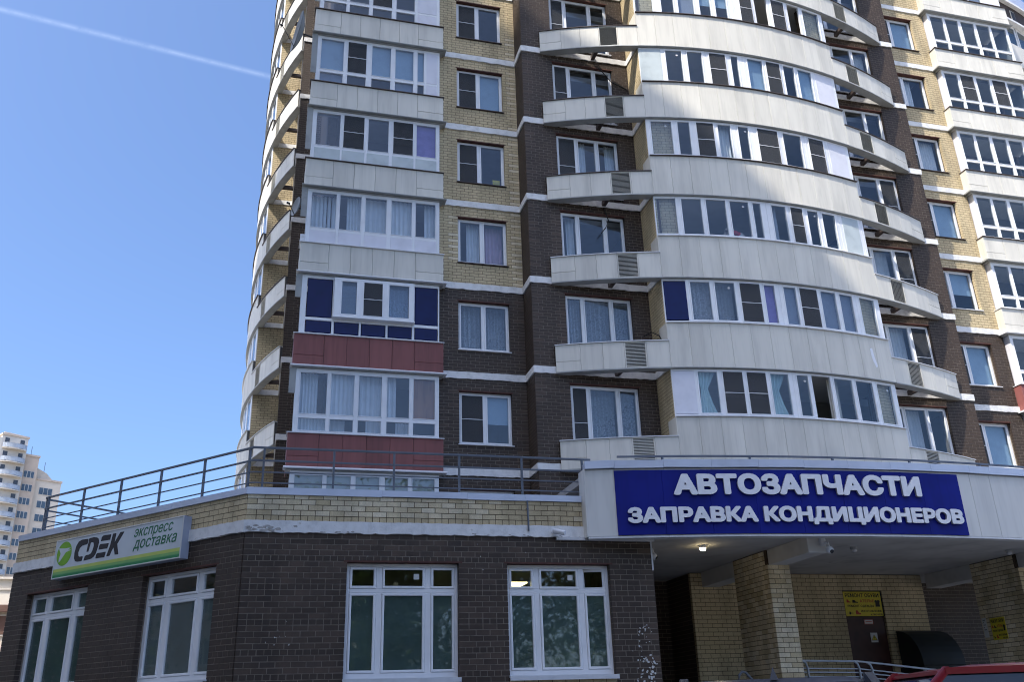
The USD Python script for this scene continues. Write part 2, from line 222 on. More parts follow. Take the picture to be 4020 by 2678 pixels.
# ---------------------------------------------------------------- brick walls
EI = .006   # the backing stops short of the brick faces at its ends
BR = {}     # thing -> list of (score, v, f, wall part, kind)
def brick_wall(parent, fr, u0, u1, z0, z1, w, kind, holes=(), zc=0.0, phase=0.0, thick=.3, headers=(), depth=.115, hdr_every=0, name=None, solid=True):
    """Mortar-coloured backing wall with openings, and real bricks standing 7 mm proud of it."""
    us = sorted({u0, u1, *[min(max(x, u0), u1) for h in holes for x in h[:2]]}); zs = sorted({z0, z1, *[min(max(x, z0), z1) for h in holes for x in h[2:]]})
    b = MB()
    holes_b = [(h[0] - .008, h[1] + .008, h[2] - .006, h[3] + .006) for h in holes]
    us = sorted({u0, u1, *[min(max(x, u0), u1) for h in holes_b for x in h[:2]]}); zs = sorted({z0, z1, *[min(max(x, z0), z1) for h in holes_b for x in h[2:]]})
    for a0, a1 in zip(zs[:-1], zs[1:]):
        run = None
        for c0, c1 in zip(us[:-1], us[1:]):
            m = ((c0 + c1) / 2, (a0 + a1) / 2); inh = any(h[0] < m[0] < h[1] and h[2] < m[1] < h[3] for h in holes_b)
            if inh:
                if run: b.box(fr, run[0] + EI * (run[0] == u0), run[1], w - thick, w - .004, a0, a1); run = None
            else: run = (run[0], c1) if run else (c0, c1)
        if run: b.box(fr, run[0] + EI * (run[0] == u0), run[1] - EI, w - thick, w - .004, a0, a1)
    part = b.build(name or (kind + '_brick_wall'), kind + '_mortar', parent)
    root = '/'.join(parent.split('/')[:3]); L = BR.setdefault(root, [])
    k0 = int(math.floor((z0 - zc) / .1 + 1e-6))
    for k in range(k0, int(math.ceil((z1 - zc) / .1 - 1e-6)) + 1):
        b0, b1 = max(z0, zc + k * .1 + .006), min(z1, zc + k * .1 + .094)
        if b1 - b0 < .02: continue
        zm = (b0 + b1) / 2; hd = (k in headers) or (hdr_every and k % hdr_every == 0)
        pitch = .13 if hd else .26; off = phase + (0 if k % 2 == 0 else pitch / 2)
        segs = [(u0, u1)]
        for h in holes:
            if h[2] - .02 < zm < h[3] + .02:
                segs = [s2 for s1 in segs for s2 in ((s1[0], min(s1[1], h[0])), (max(s1[0], h[1]), s1[1])) if s2[1] - s2[0] > .025]
        for s0, s1 in segs:
            i0 = math.ceil((s0 + .075 - off) / pitch); cuts = []
            while off + i0 * pitch < s1 - .075: cuts.append(off + i0 * pitch); i0 += 1
            ed = [s0 - .006] + cuts + [s1 + .006]
            for a, c in zip(ed[:-1], ed[1:]):
                a, c = a + .006, c - .006
                j = RNG.uniform(-.0015, .0015); t = RNG.uniform(-.0015, .0015, 4)
                q = [(a + t[0], w - depth, b0), (a + t[0], w + j, b0 + t[2]), (c + t[1], w + j, b0 + t[2]), (c + t[1], w - depth, b0), (a + t[0], w - depth, b1), (a + t[0], w + j, b1 + t[3]), (c + t[1], w + j, b1 + t[3]), (c + t[1], w - depth, b1)]
                v = fr.p(q); L.append((v, part, kind))
    return part
_BRF = np.array([[0, 1, 2, 3], [7, 6, 5, 4], [4, 5, 1, 0], [6, 7, 3, 2], [5, 6, 2, 1]])
def finish_bricks():
    for root, L in BR.items():
        C = np.array([l[0][[1, 2, 5, 6]].mean(0) for l in L]); pr = project(C)
        pa, pb = project(np.array([l[0][1] for l in L])), project(np.array([l[0][2] for l in L]))
        size = np.hypot(*(pa - pb)[:, :2].T); nn = np.array([np.cross(l[0][2] - l[0][1], l[0][5] - l[0][1]) for l in L]); face = (nn * -C).sum(1) > 0
        ok = (pr[:, 0] > 30) & (pr[:, 0] < 3990) & (pr[:, 1] > 30) & (pr[:, 1] < 2650) & face
        order = np.argsort(-np.where(ok, size, -1)); top = {i for i in order[:300] if ok[i]}
        rest = {}
        for i, (v, part, kind) in enumerate(L):
            if i in top: MB().add(v, _BRF).build('brick', kind + '_brick', part)
            else: rest.setdefault((part, kind), MB()).add(v, _BRF)
        for (part, kind), mb in rest.items(): mb.build('bricks', kind + '_brick_set', part, kind='stuff')

# ---------------------------------------------------------------- windows
def curtain(parent, fr, u0, u1, z0, z1, w, mat='curtain_white', amp=.022, per=.11, gather=None):
    n = max(8, int((u1 - u0) / .018)); us = np.linspace(u0, u1, n); ph = random.random() * 6
    wv = w + amp * np.sin(us * 2 * math.pi / per + ph + 1.3 * np.sin(us * 5 + ph)) + .4 * amp * np.sin(us * 2 * math.pi / (per * .43) + ph)
    rows = [1.0, .62, .3, 0.0]; v = []
    for r in rows:
        uu = us.copy()
        if gather is not None: g = (1 - .62 * math.sin(math.pi * min(1, (1 - r) * 1.15)) ); uu = gather + (us - gather) * g
        v.append(fr.p(np.c_[uu, wv * 1.0, np.full(n, z0 + (z1 - z0) * r)]))
    v = np.vstack(v); f = [[k * n + i, k * n + i + 1, (k + 1) * n + i + 1, (k + 1) * n + i] for k in range(len(rows) - 1) for i in range(n - 1)]
    MB().add(v, f).build('curtain', mat, parent, smooth=True)
def glaze(parent, fr, u0, u1, z0, z1, wf, typ='P', cur=None, ring=.048, acc=None):
    """One light: sash ring proud of the frame, a pane, and what hangs behind it. u0..z1 is the visible glass."""
    r = ring
    if typ in 'PCGSBDVXF' :
        m = MB()
        m.bev(fr, u0 - r, u1 + r, wf - .05, wf + .012, z1, z1 + r); m.bev(fr, u0 - r, u1 + r, wf - .05, wf + .012, z0 - r, z0)
        m.bev(fr, u0 - r, u0, wf - .05, wf + .0115, z0, z1); m.bev(fr, u1, u1 + r, wf - .05, wf + .0115, z0, z1)
        m.build('sash', 'pvc_white', parent)
        MB().box(fr, u0, u1, wf - .034, wf - .014, z0, z1).build('pane', 'glass_tint' if typ == 'D' else 'glass', parent)
    if typ == 'S':
        MB().box(fr, u0 - .006, u1 + .006, wf + .016, wf + .018, z0 - .006, z1 + .006).build('mosquito_screen', 'mesh_screen', parent)
        m = MB(); zm = z0 + (z1 - z0) * .49; m.box(fr, u0 - .006, u1 + .006, wf + .014, wf + .026, zm - .008, zm + .008)
        m.box(fr, u0 - .016, u0, wf + .013, wf + .025, z0 - .01, z1 + .01); m.box(fr, u1, u1 + .016, wf + .013, wf + .025, z0 - .01, z1 + .01)
        m.build('screen_bar', 'pvc_white', parent)
    if typ == 'C':
        a, b, q = u0 - .04, u1 + .04, random.random()
        if cur != 'lace' and q < .22: b = a + (b - a) * random.uniform(.45, .7)
        elif cur != 'lace' and q < .42: a = b - (b - a) * random.uniform(.45, .7)
        curtain(parent, fr, a, b, z0 - .05, z1 + .06, wf - random.uniform(.16, .34), cur or random.choice(('curtain_white', 'curtain_white', 'curtain_ivory', 'curtain_grey')), amp=random.uniform(.012, .03), per=random.uniform(.08, .15))
    if typ == 'V': curtain(parent, fr, u0, u1, z0 - .05, z1 + .05, wf - .16, cur or 'curtain_teal', gather=(u0 * .75 + u1 * .25))
    if typ in 'GF': MB().box(fr, u0 - .03, u1 + .03, wf - .11, wf - .10, z0 + (0 if typ == 'G' else (z1 - z0) * .42), z1 + .03).build('blind', cur or 'blind_grey', parent)
    if typ == 'M': MB().bev(fr, u0 - .03, u1 + .03, wf - .04, wf + .008, z0 - .03, z1 + .03).build('frosted_pane', 'milky', parent)
    if typ == 'L': MB().bev(fr, u0, u1, wf - .04, wf + .006, z0, z1).build('film_pane', 'blue_film', parent)
    if typ == 'W': MB().bev(fr, u0 - .02, u1 + .02, wf - .04, wf + .006, z0 - .02, z1 + .02).build('infill_panel', 'pvc_panel', parent)
    if typ == 'B':
        b = MB(); v = []
        b.box(fr, u0 - .06, u1 + .06, wf - .30, wf - .125, z0 - .06, z1 + .06); bp = b.build('brick_infill', 'yellow_mortar', parent)
        m = MB(); k = 0; z = z0 - .05
        while z < z1 + .05:
            u = u0 - .06 - (.13 if k % 2 else 0)
            while u < u1 + .06:
                a, c = max(u, u0 - .06), min(u + .25, u1 + .06)
                if c - a > .02: m.box(fr, a, c, wf - .14, wf - .115, z, z + .09)
                u += .26
            z += .1; k += 1
        m.build('bricks', 'yellow_brick_set', parent, kind='stuff')
def window(parent, fr, u0, u1, z0, z1, wface, cols, recess=.13, lintel=True, sill='sill_metal', sill_out=.05, name='window', transom=None):
    """cols: list of (fraction end, type, curtain). The opening is u0..u1 by z0..z1 in a wall whose face is at wface."""
    wf = wface - recess; e = .05; m = MB()
    m.bev(fr, u0, u1, wf - .07, wf, z1 - e, z1); m.bev(fr, u0, u1, wf - .07, wf, z0, z0 + e); m.box(fr, u0, u0 + e, wf - .07, wf, z0 + e, z1 - e); m.box(fr, u1 - e, u1, wf - .07, wf, z0 + e, z1 - e)
    xs = [u0 + e] + [u0 + (u1 - u0) * c[0] for c in cols[:-1]] + [u1 - e]
    for x in xs[1:-1]: m.box(fr, x - .026, x + .026, wf - .07, wf, z0 + e, z1 - e)
    p = m.build(name, 'pvc_white', parent)
    for i, (fe, typ, cur) in enumerate(cols):
        a = xs[i] + (.026 if i else 0); b = xs[i + 1] - (.026 if i < len(cols) - 1 else 0); r = .045
        glaze(p, fr, a + r, b - r, z0 + e + r, z1 - e - r, wf, typ, cur, ring=r)
    MB().box(fr, u0 - .03, u1 + .03, wf, wface + sill_out, z0 - .028, z0 - .003).build('sill', sill, p)
    if lintel: MB().box(fr, u0 - .04, u1 + .04, wf - .02, wface + .004, z1 + .002, z1 + .036).build('lintel', 'rust_steel', p)
    return p

# ================================================================ ground
AF, AL = math.radians(14.66), math.radians(-31.95)
O0 = np.array([-5.873, 22.761]); FRONT = Fr(O0, PHI)
C0 = np.array([-4.87, 16.331]); PF, PL = Fr(C0, AF), Fr(C0, AL)
WORLD = Fr((0, 0), 0.0)                    # u = x, w = -y
G = -ZO
g = MB(); g.add([(-900, -700, G), (900, -700, G), (900, 1200, G), (-900, 1200, G)], [[0, 1, 2, 3]])
solo('ground', g, 'asphalt', 'dark asphalt yard reaching out around the buildings', 'ground', kind='structure')
pv = MB(); pv.prism(FRONT, [(-4, 8.3), (6, 8.6), (20, 9.6), (30, 9.2), (30, -1), (-4, -1)], G + .004, G + .12)
solo('pavement', pv, 'paving', 'raised grey pavement along the foot of the shop annex', 'pavement', kind='structure')

# ================================================================ the residential tower
Z = lambda j: 6.154 + 2.8 * j
JMIN, JMAX = -1, 9
TOPZ = Z(JMAX) + 2.6; ROOFP = 3.86         # podium roof
TW = thing('apartment_tower', 'brick apartment tower with cream balcony bands, curved bay and brown lower storeys', 'apartment building', (O0[0], O0[1], ROOFP))
t_, n_ = FRONT.t, FRONT.n
LEFT = Fr(O0 + .28 * t_ - 28.31 * n_, PHI - math.pi / 2)     # the tower's left side, the same module again
UC, RB, WB = 13.84, 17.0, 2.0
def arc(u, off=0.0): return WB - off - (RB - math.sqrt(RB * RB - (u - UC) ** 2))
WY, WBR = -.31, .535                       # faces of the yellow and the brown walls
BANDS = [j for j in range(JMIN, JMAX + 1)]
def band(fr, u0, u1, w, j, out=.035, returns=()):
    m = MB(); n = max(2, int((u1 - u0) / .12)); us = np.linspace(u0, u1, n + 1); v = []
    lo = [Z(j) - .015 + random.uniform(-.012, .012) for _ in us]; hi = [Z(j) + .205 + random.uniform(-.006, .006) for _ in us]
    for i, u in enumerate(us):
        v += [(u, w - .06, lo[i]), (u, w + out, lo[i] + .008), (u, w + out + .004, hi[i] - .012), (u, w - .06, hi[i])]
    f = [[4 * i + k, 4 * i + (k + 1) % 4, 4 * i + 4 + (k + 1) % 4, 4 * i + 4 + k] for i in range(n) for k in range(4)]
    e = 4 * n; f += [[0, 3, 2, 1], [e, e + 1, e + 2, e + 3]]
    m.add(fr.p(v), f).build('string_course', 'render_white', TW)
def yellow_above(fr, u0, u1, w, split, holes, z0=ROOFP - .2, **k):
    """Brown brick below the split height, yellow above it."""
    if split is None or split <= z0: brick_wall(TW, fr, u0, u1, z0, TOPZ, w, 'yellow', holes, **k)
    else:
        brick_wall(TW, fr, u0, u1, z0, split, w, 'brown', holes, **k); brick_wall(TW, fr, u0, u1, split, TOPZ, w, 'yellow', holes, **k)
def stamp(j, kinds): return kinds[(j * 7) % len(kinds)]

# --- window openings
WIN_L = [(4.59, 6.12, Z(j) + .885, Z(j) + 2.42) for j in range(JMIN, JMAX + 1)]
WIN_R = [(21.56, 23.09, Z(j) + .885, Z(j) + 2.42) for j in range(JMIN, JMAX + 1)]
WB_L = [(7.59, 9.66, Z(j) + .35, Z(j) + 2.52) for j in range(JMIN, JMAX + 1)]
WB_R = [(18.02, 20.00, Z(j) + .35, Z(j) + 2.50) for j in range(JMIN, JMAX + 1)]
SPLIT = Z(2) + .1
yellow_above(FRONT, 4.02, 6.57, WY, SPLIT, WIN_L, hdr_every=0)
brick_wall(TW, FRONT, 6.57, 10.22, ROOFP - .2, TOPZ, WBR, 'brown', WB_L, phase=.0, thick=.4)
brick_wall(TW, FRONT, 17.46, 21.06, ROOFP - .2, TOPZ, WBR, 'brown', WB_R, phase=.09, thick=.4)
yellow_above(FRONT, 21.06, 23.66, WY, SPLIT, WIN_R, phase=.05)
PIERL = Fr(FRONT.at(6.57, 0), PHI - math.pi / 2)                  # u = w of FRONT, faces left
brick_wall(TW, PIERL, WY - .005, WBR - .118, ROOFP - .2, TOPZ, 0, 'brown', thick=.2, phase=.03)
RETL = Fr(FRONT.at(10.22, 0), PHI - math.pi / 2)
brick_wall(TW, RETL, WBR + .004, 1.50, ROOFP - .2, TOPZ, 0, 'yellow', thick=.2, phase=.11)
RETR = Fr(FRONT.at(17.46, 0), PHI + math.pi / 2)
MB().box(FRONT, 17.26, 17.44, WBR, 1.45, ROOFP - .2, TOPZ).build('side_wall', 'yellow_mortar', TW)
MB().box(FRONT, 20.86, 21.055, -.6, WBR - .42, ROOFP - .2, TOPZ).build('side_wall', 'brown_mortar', TW)
for j in BANDS:
    band(FRONT, 4.10, 6.56, WY, j); band(FRONT, 6.54, 10.2, WBR, j); band(FRONT, 17.48, 21.09, WBR, j); band(FRONT, 21.06, 23.6, WY, j)
    band(PIERL, WY + .04, WBR + .0, 0, j); band(RETL, WBR + .04, 1.5, 0, j, out=.03)

# --- windows of the yellow columns and of the brown walls
COLS_L = {6: 'SP', 5: 'SP', 4: 'SG', 3: 'SP', 2: 'CC', 1: 'CC', 0: 'SF', -1: 'PP'}
for j in range(JMIN, JMAX + 1):
    k = COLS_L.get(j, 'SP'); cur = {(2, 1): 'curtain_pink', (4, 1): 'blind_blue', (0, 1): 'blind_blue', (1, 0): 'lace', (1, 1): 'lace', (3, 1): 'curtain_white'}
    window(TW, FRONT, *WIN_L[j - JMIN], WY, [(.5 if j not in (5, 4, 3) else .47, k[0], cur.get((j, 0))), (1, k[1], cur.get((j, 1)))], recess=.12, sill='coping_brown' if j > 1 else 'coping_white')
    kr = ['SG', 'SG', 'PF', 'SG', 'SC', 'PC'][j % 6]
    window(TW, FRONT, *WIN_R[j - JMIN], WY, [(.36, kr[0], None), (1, kr[1], 'curtain_white' if kr[1] == 'C' else 'blind_blue')], recess=.15, sill='coping_white' if j < 3 else 'coping_brown')
    kb = {5: 'SPP', 4: 'SPP', 3: 'SCC', 2: 'CPP', 1: 'CCC', 0: 'SCC', -1: 'PPP'}.get(j, 'SPP')
    fr3 = (.33, .66) if j == 3 else (.27, .70)
    lc = 'lace' if j in (0, 1) else 'curtain_white'
    window(TW, FRONT, *WB_L[j - JMIN], WBR, [(fr3[0], kb[0], lc), (fr3[1], kb[1], lc), (1, kb[2], lc)], recess=.11, sill='coping_white')
    kc = {0: 'CCP', 1: 'PCS', 2: 'PCS', 3: 'PPS', 4: 'PPP', 5: 'PPC', 6: 'PPP'}.get(j, 'PPP')
    window(TW, FRONT, *WB_R[j - JMIN], WBR, [(.22, kc[0], None), (.64, kc[1], None), (1, kc[2], None)], recess=.11, sill='coping_white')

# --- corner loggias: cladding band and glazing
JOINTS = [0, .80, 1.41, 2.03, 2.65, 3.27, 4.09]
def loggia(j, u_off, mirror, lights):
    fr = FRONT; X = (lambda u: u_off + (4.09 - u)) if mirror else (lambda u: u_off + u)
    def ub(a, b): return (min(X(a), X(b)), max(X(a), X(b)))
    red = j <= 1; pm = 'panel_red' if red else 'panel_cream'; cm = 'coping_white' if red or j == 2 else 'coping_brown'
    b = MB(); b.box(fr, *ub(.025, 4.065), -.42, -.024, Z(j) + .006, Z(j) + .895); lp = b.build('loggia_parapet', 'panel_core', TW)
    for i, (a, c) in enumerate(zip(JOINTS[:-1], JOINTS[1:])):
        d = ub(a + .004, c - .004)
        if i in (0, 5):
            MB().bev(fr, *d, -.022, random.uniform(-.002, .002), Z(j) + .29, Z(j) + .895).build('panel', pm, lp); MB().bev(fr, *d, -.022, random.uniform(-.002, .002), Z(j) + .01, Z(j) + .282).build('panel', pm, lp)
        else: MB().bev(fr, *d, -.022, random.uniform(-.002, .002), Z(j) + .01, Z(j) + .895).build('panel', pm, lp)
    side = ub(-.0, .022)
    MB().box(fr, *side, -1.2 if not mirror else -1.2, -.024, Z(j) + .01, Z(j) + .895).build('panel', pm, lp)
    side2 = ub(4.066, 4.088); MB().box(fr, *side2, WY - .05, -.024, Z(j) + .01, Z(j) + .895).build('panel', pm, lp)
    MB().box(fr, *ub(-.035, 4.11), -.42, .045, Z(j) + .897, Z(j) + .918).build('coping', cm, lp)
    fl = MB(); a, c = ub(-.06, 4.18); v = []
    for u in (a, c): v += [(u, -.30, Z(j) - .035), (u, .075, Z(j) - .05), (u, .085, Z(j) - .035), (u, .02, Z(j) + .012), (u, -.30, Z(j) + .004)]
    fl.add(fr.p(v), [[0, 1, 6, 5], [1, 2, 7, 6], [2, 3, 8, 7], [3, 4, 9, 8], [4, 0, 5, 9]]); fl.add(fr.p(v[:5]), [[0, 2, 1], [0, 3, 2], [0, 4, 3]]); fl.add(fr.p(v[5:]), [[0, 1, 2], [0, 2, 3], [0, 3, 4]])
    fl.build('flashing', 'coping_white' if j <= 2 else 'flashing_grey', lp)
    # glazing above the parapet, up to the next storey's band
    zt, zb, wf = Z(j) + 2.72, Z(j) + .922, -.075
    if j == JMAX: return
    m = MB(); m.bev(fr, *ub(.12, 3.98), wf - .08, wf, zt - .09, zt); m.bev(fr, *ub(.12, 3.98), wf - .08, wf, zb, zb + .06)
    xs = [.12] + [x for l in lights for x in l[:2]] + [3.98]
    tz = Z(j) + 1.40; has_t = any(len(l) > 4 for l in lights)
    for i in range(0, len(xs), 2):
        if xs[i + 1] - xs[i] > .012: m.bev(fr, *ub(xs[i], xs[i + 1]), wf - .08, wf, zb + .06, zt - .09)
    for l in lights:
        if len(l) > 4: m.bev(fr, *ub(l[0], l[1]), wf - .08, wf - .002, tz - .045, tz + .045)
    gp = m.build('loggia_glazing', 'pvc_white', TW)
    for l in lights:
        a, c = ub(l[0], l[1]); r = .02
        if len(l) > 4:
            glaze(gp, fr, a + r, c - r, tz + .045 + r, zt - .09 - r, wf - .004, l[2], l[3], ring=r); glaze(gp, fr, a + r, c - r, zb + .06 + r, tz - .045 - r, wf - .004, l[4], l[3] if l[4] == 'C' else None, ring=r)
        else: glaze(gp, fr, a + r, c - r, zb + .06 + r, zt - .09 - r, wf - .004, l[2], l[3], ring=r)
    # side returns of the glazing
    s = ub(.12, .16); MB().box(fr, *s, -1.2, wf - .085, zb, zt).build('side_panel', 'flashing_grey', gp)
    s = ub(3.94, 3.98); MB().box(fr, *s, WY - .1, wf - .085, zb, zt).build('side_panel', 'pvc_panel', gp)
    MB().box(fr, *ub(0.0, 4.09), -.40, -.025, Z(j) + 2.722, Z(j) + 2.80 - .06).build('head_board', 'flashing_grey', gp)
    if not mirror and j >= 0: MB().box(fr, *ub(-.055, .115), -.06, -.035, Z(j) + (1.24 if j > 2 else 2.0 if j < 2 else 1.75), Z(j) + 2.72).build('corner_sheet', 'soffit_grey', gp)
W5 = [(.22, .96), (1.03, 1.68), (1.77, 2.42), (2.53, 3.17), (3.25, 3.88)]
def lights5(ts, cs=None, low=None): return [(a, b, ts[i], cs[i] if cs else None) + ((low[i],) if low else ()) for i, (a, b) in enumerate(W5)]
LOG = {-1: lights5('GGGGG', ['blind_beige'] * 5), 0: lights5('CCCCG', ['curtain_white'] * 4 + ['wood_board'], 'CCCCP'),
       2: lights5('CCCCC', ['curtain_white'] * 5, 'WWWWW'), 3: lights5('PSPSG', [None] * 4 + ['curtain_purple'], 'MMMMM'),
       4: [(.22, .95, 'G', 'blind_blue', 'G'), (1.05, 1.66, 'S', None, 'P'), (1.80, 2.43, 'G', 'blind_blue', 'P'), (2.54, 3.15, 'G', 'blind_blue', 'G'), (3.25, 3.49, 'G', 'blind_blue', 'P'), (3.56, 3.9, 'W', None, 'W')],
       5: lights5('PPSPW', None, 'PPPPW')}
LOG[1] = [(.26, .97, 'L', None, 'L'), (1.04, 1.72, 'P', None, 'L'), (1.78, 2.46, 'P', None, 'L'), (2.52, 3.2, 'P', None, 'L'), (3.27, 3.94, 'L', None, 'L')]
LOGR = {7: lights5('WGSGC', [None, 'blind_grey', None, 'blind_blue', 'curtain_white']), 6: lights5('PPPPP', None, 'PPPPP'), 5: lights5('PSPSP', None, 'PPPPP'), 4: lights5('PPPPP', None, 'CPPPP'),
        3: lights5('PPPPP', None, 'PPPPP'), 2: lights5('WPGPP', [None, None, 'blind_grey', None, None], 'WPPPP')}
for j in range(JMIN, JMAX + 1):
    loggia(j, 0.0, False, LOG.get(j, LOG[5])); R_ = LOGR.get(j, LOGR[6]); loggia(j, 23.59, True, [(4.09 - l[1], 4.09 - l[0]) + tuple(l[2:]) for l in R_][::-1] if False else R_)
# the projecting three-light sash unit in the blue loggia
zt, zb = Z(1) + 2.66, Z(1) + 1.46
m = MB(); wf = .045; us = [1.02, 1.62, 1.70, 2.30, 2.38, 3.22]
m.bev(FRONT, 1.0, 3.24, -.07, wf, zt - .06, zt); m.bev(FRONT, 1.0, 3.24, -.07, wf, zb, zb + .06); m.bev(FRONT, .98, 3.26, -.07, .10, zb - .03, zb - .002)
for a, b in ((1.0, 1.17), (1.66, 1.78), (2.38, 2.49), (3.13, 3.24)): m.bev(FRONT, a, b, -.07, wf, zb + .06, zt - .06)
sp = m.build('sash_unit', 'pvc_white', TW)
for (a, b), t in zip(((1.17, 1.66), (1.78, 2.38), (2.49, 3.13)), 'PSC'): glaze(sp, FRONT, a + .04, b - .04, zb + .10, zt - .10, wf - .01, t, 'lace', ring=.04)

p_ = stage.GetPrimAtPath(TW)
MB().box(FRONT, 5.78, 6.02, WY - .30, WY - .29, Z(3) + .99, Z(3) + 1.27).build('yellow_card', 'sign_yellow', TW)
for u_, w_, z_q in ((7.98, -.4, 2.02), (8.72, -.9, 2.12)):
    b_ = trimesh.creation.icosphere(2, .032); b_.apply_translation([*FRONT.at(u_, w_), Z(3) + z_q - .55]); MB().tm(b_).build('room_lamp', 'bulb_glow', TW, smooth=True)
# --- curved balcony parapets and the glazed curved bay
BALJ = [7.17, 7.82, 8.41, 8.99, 9.59, 10.22]
def louvre(parent, fr, L, z0, z1, each=True):
    MB().box(fr, .01, L - .01, -.075, -.065, z0, z1).build('louvre_back', 'plastic_black', parent)
    m = MB()
    for a, b, c, d in ((.004, .035, z0, z1), (L - .035, L - .004, z0, z1), (.035, L - .035, z1 - .03, z1), (.035, L - .035, z0, z0 + .03)): m.bev(fr, a, b, -.06, .004, c, d, .004)
    m.build('louvre_frame', 'panel_cream', parent)
    n = 17; al = MB()
    for i in range(n):
        z = z0 + .04 + (z1 - z0 - .08) * (i + .5) / n; v = []
        for u in (.036, L - .036): v += [(u, -.040, z + .018), (u, -.004, z - .012), (u, -.001, z - .008), (u, -.036, z + .022)]
        f = [[0, 1, 5, 4], [1, 2, 6, 5], [2, 3, 7, 6], [3, 0, 4, 7], [0, 3, 2, 1], [4, 5, 6, 7]]
        if each: MB().add(fr.p(v), f).build('slat', 'panel_cream', parent)
        else: al.add(fr.p(v), f)
    if not each: al.build('slats', 'panel_cream', parent, kind='stuff')
def balcony(F0, j, right, detail=True):
    us = BALJ if not right else [2 * UC - u for u in BALJ[::-1]]
    z0, z1 = Z(j) + .004, Z(j) + .80
    core, fl, co = MB(), MB(), MB(); first = None; subs = []
    for i, (a, b) in enumerate(zip(us[:-1], us[1:])):
        fr, L = F0.sub((a, arc(a)), (b, arc(b))); subs.append((fr, L))
        lv = i == (3 if not right else 1)
        if not lv: core.box(fr, 0, L, -.10, -.024, z0, z1)
        fl.box(fr, -.004, L + .004, -.26, .018, z0 - .035, z0 - .004); co.box(fr, -.01, L + .01, -.13, .035, z1, z1 + .02)
    bp = core.build('balcony', 'panel_core', TW); fl.build('flange', 'flashing_grey', bp); co.build('coping', 'coping_white' if j <= 2 else 'coping_brown', bp)
    for i, (fr, L) in enumerate(subs):
        lv = i == (3 if not right else 1); end = i == (0 if not right else 4)
        if lv: louvre(bp, fr, L, z0, z1, detail and j <= 6); continue
        y = random.uniform(-.002, .002)
        if end:
            MB().bev(fr, .003, L - .003, -.022, y, z0 + .30, z1 - .002).build('panel', 'panel_cream', bp); MB().bev(fr, .003, L - .003, -.022, y, z0 + .002, z0 + .292).build('panel', 'panel_cream', bp)
        else: MB().bev(fr, .003, L - .003, -.022, y, z0 + .002, z1 - .002).build('panel', 'panel_cream', bp)
    ua = 9.0 if not right else 2 * UC - 9.0
    MB().box(F0, ua - .06, ua + .06, WBR, arc(ua) - .12, Z(j) + .02, Z(j) + .16).build('bracket', 'coping_brown', bp)
BAY_N = 12; BAYU = np.linspace(10.22, 17.46, BAY_N + 1)
BAYROW = {
 5: [(10.28, 10.85, 'B'), (11.15, 11.57, 'P'), (11.73, 12.28, 'G', 'blind_grey'), (12.48, 12.87, 'F', 'blind_blue'), (13.05, 13.48, 'F', 'blind_blue'), (13.97, 14.43, 'S'), (14.57, 15.06, 'O'), (15.23, 15.74, 'S'), (15.92, 16.40, 'O'), (16.56, 17.26, 'B')],
 4: [(10.27, 10.91, 'M'), (11.1, 11.62, 'P'), (11.82, 12.31, 'P'), (12.56, 13.12, 'S'), (13.33, 13.57, 'P'), (13.93, 14.47, 'G', 'blind_blue'), (14.61, 15.13, 'S'), (15.29, 15.71, 'P'), (15.87, 16.42, 'G', 'blind_blue'), (16.60, 17.3, 'W')],
 3: [(10.38, 11.02, 'B'), (11.22, 11.59, 'P'), (11.82, 12.37, 'S'), (12.53, 12.95, 'C'), (13.22, 13.56, 'P'), (13.88, 14.6, 'S'), (14.82, 15.48, 'P'), (15.78, 16.36, 'S'), (16.6, 17.28, 'W')],
 2: [(10.26, 10.88, 'B'), (11.06, 11.66, 'P'), (11.82, 12.43, 'P'), (12.58, 13.18, 'P'), (13.33, 13.58, 'C'), (13.97, 14.45, 'C'), (14.62, 15.04, 'S'), (15.24, 15.62, 'P'), (15.80, 16.28, 'C'), (16.6, 17.2, 'M')],
 1: [(10.26, 10.9, 'L'), (11.04, 11.61, 'C', 'lace'), (11.77, 12.36, 'C', 'lace'), (12.52, 13.15, 'S'), (13.3, 13.63, 'G', 'curtain_purple'), (13.94, 14.34, 'G'), (14.46, 15.06, 'S'), (15.21, 15.74, 'G'), (15.90, 16.37, 'G'), (16.66, 17.24, 'B')],
 0: [(10.27, 10.85, 'W'), (10.97, 11.51, 'V', 'curtain_teal'), (11.67, 12.24, 'S'), (12.37, 12.94, 'S'), (13.09, 13.64, 'V', 'curtain_teal'), (13.92, 14.27, 'P'), (14.41, 15.02, 'O'), (15.15, 15.77, 'C'), (15.92, 16.53, 'P'), (16.70, 17.26, 'B')]}
BAYROW[6] = BAYROW[3]; BAYROW[7] = BAYROW[4]
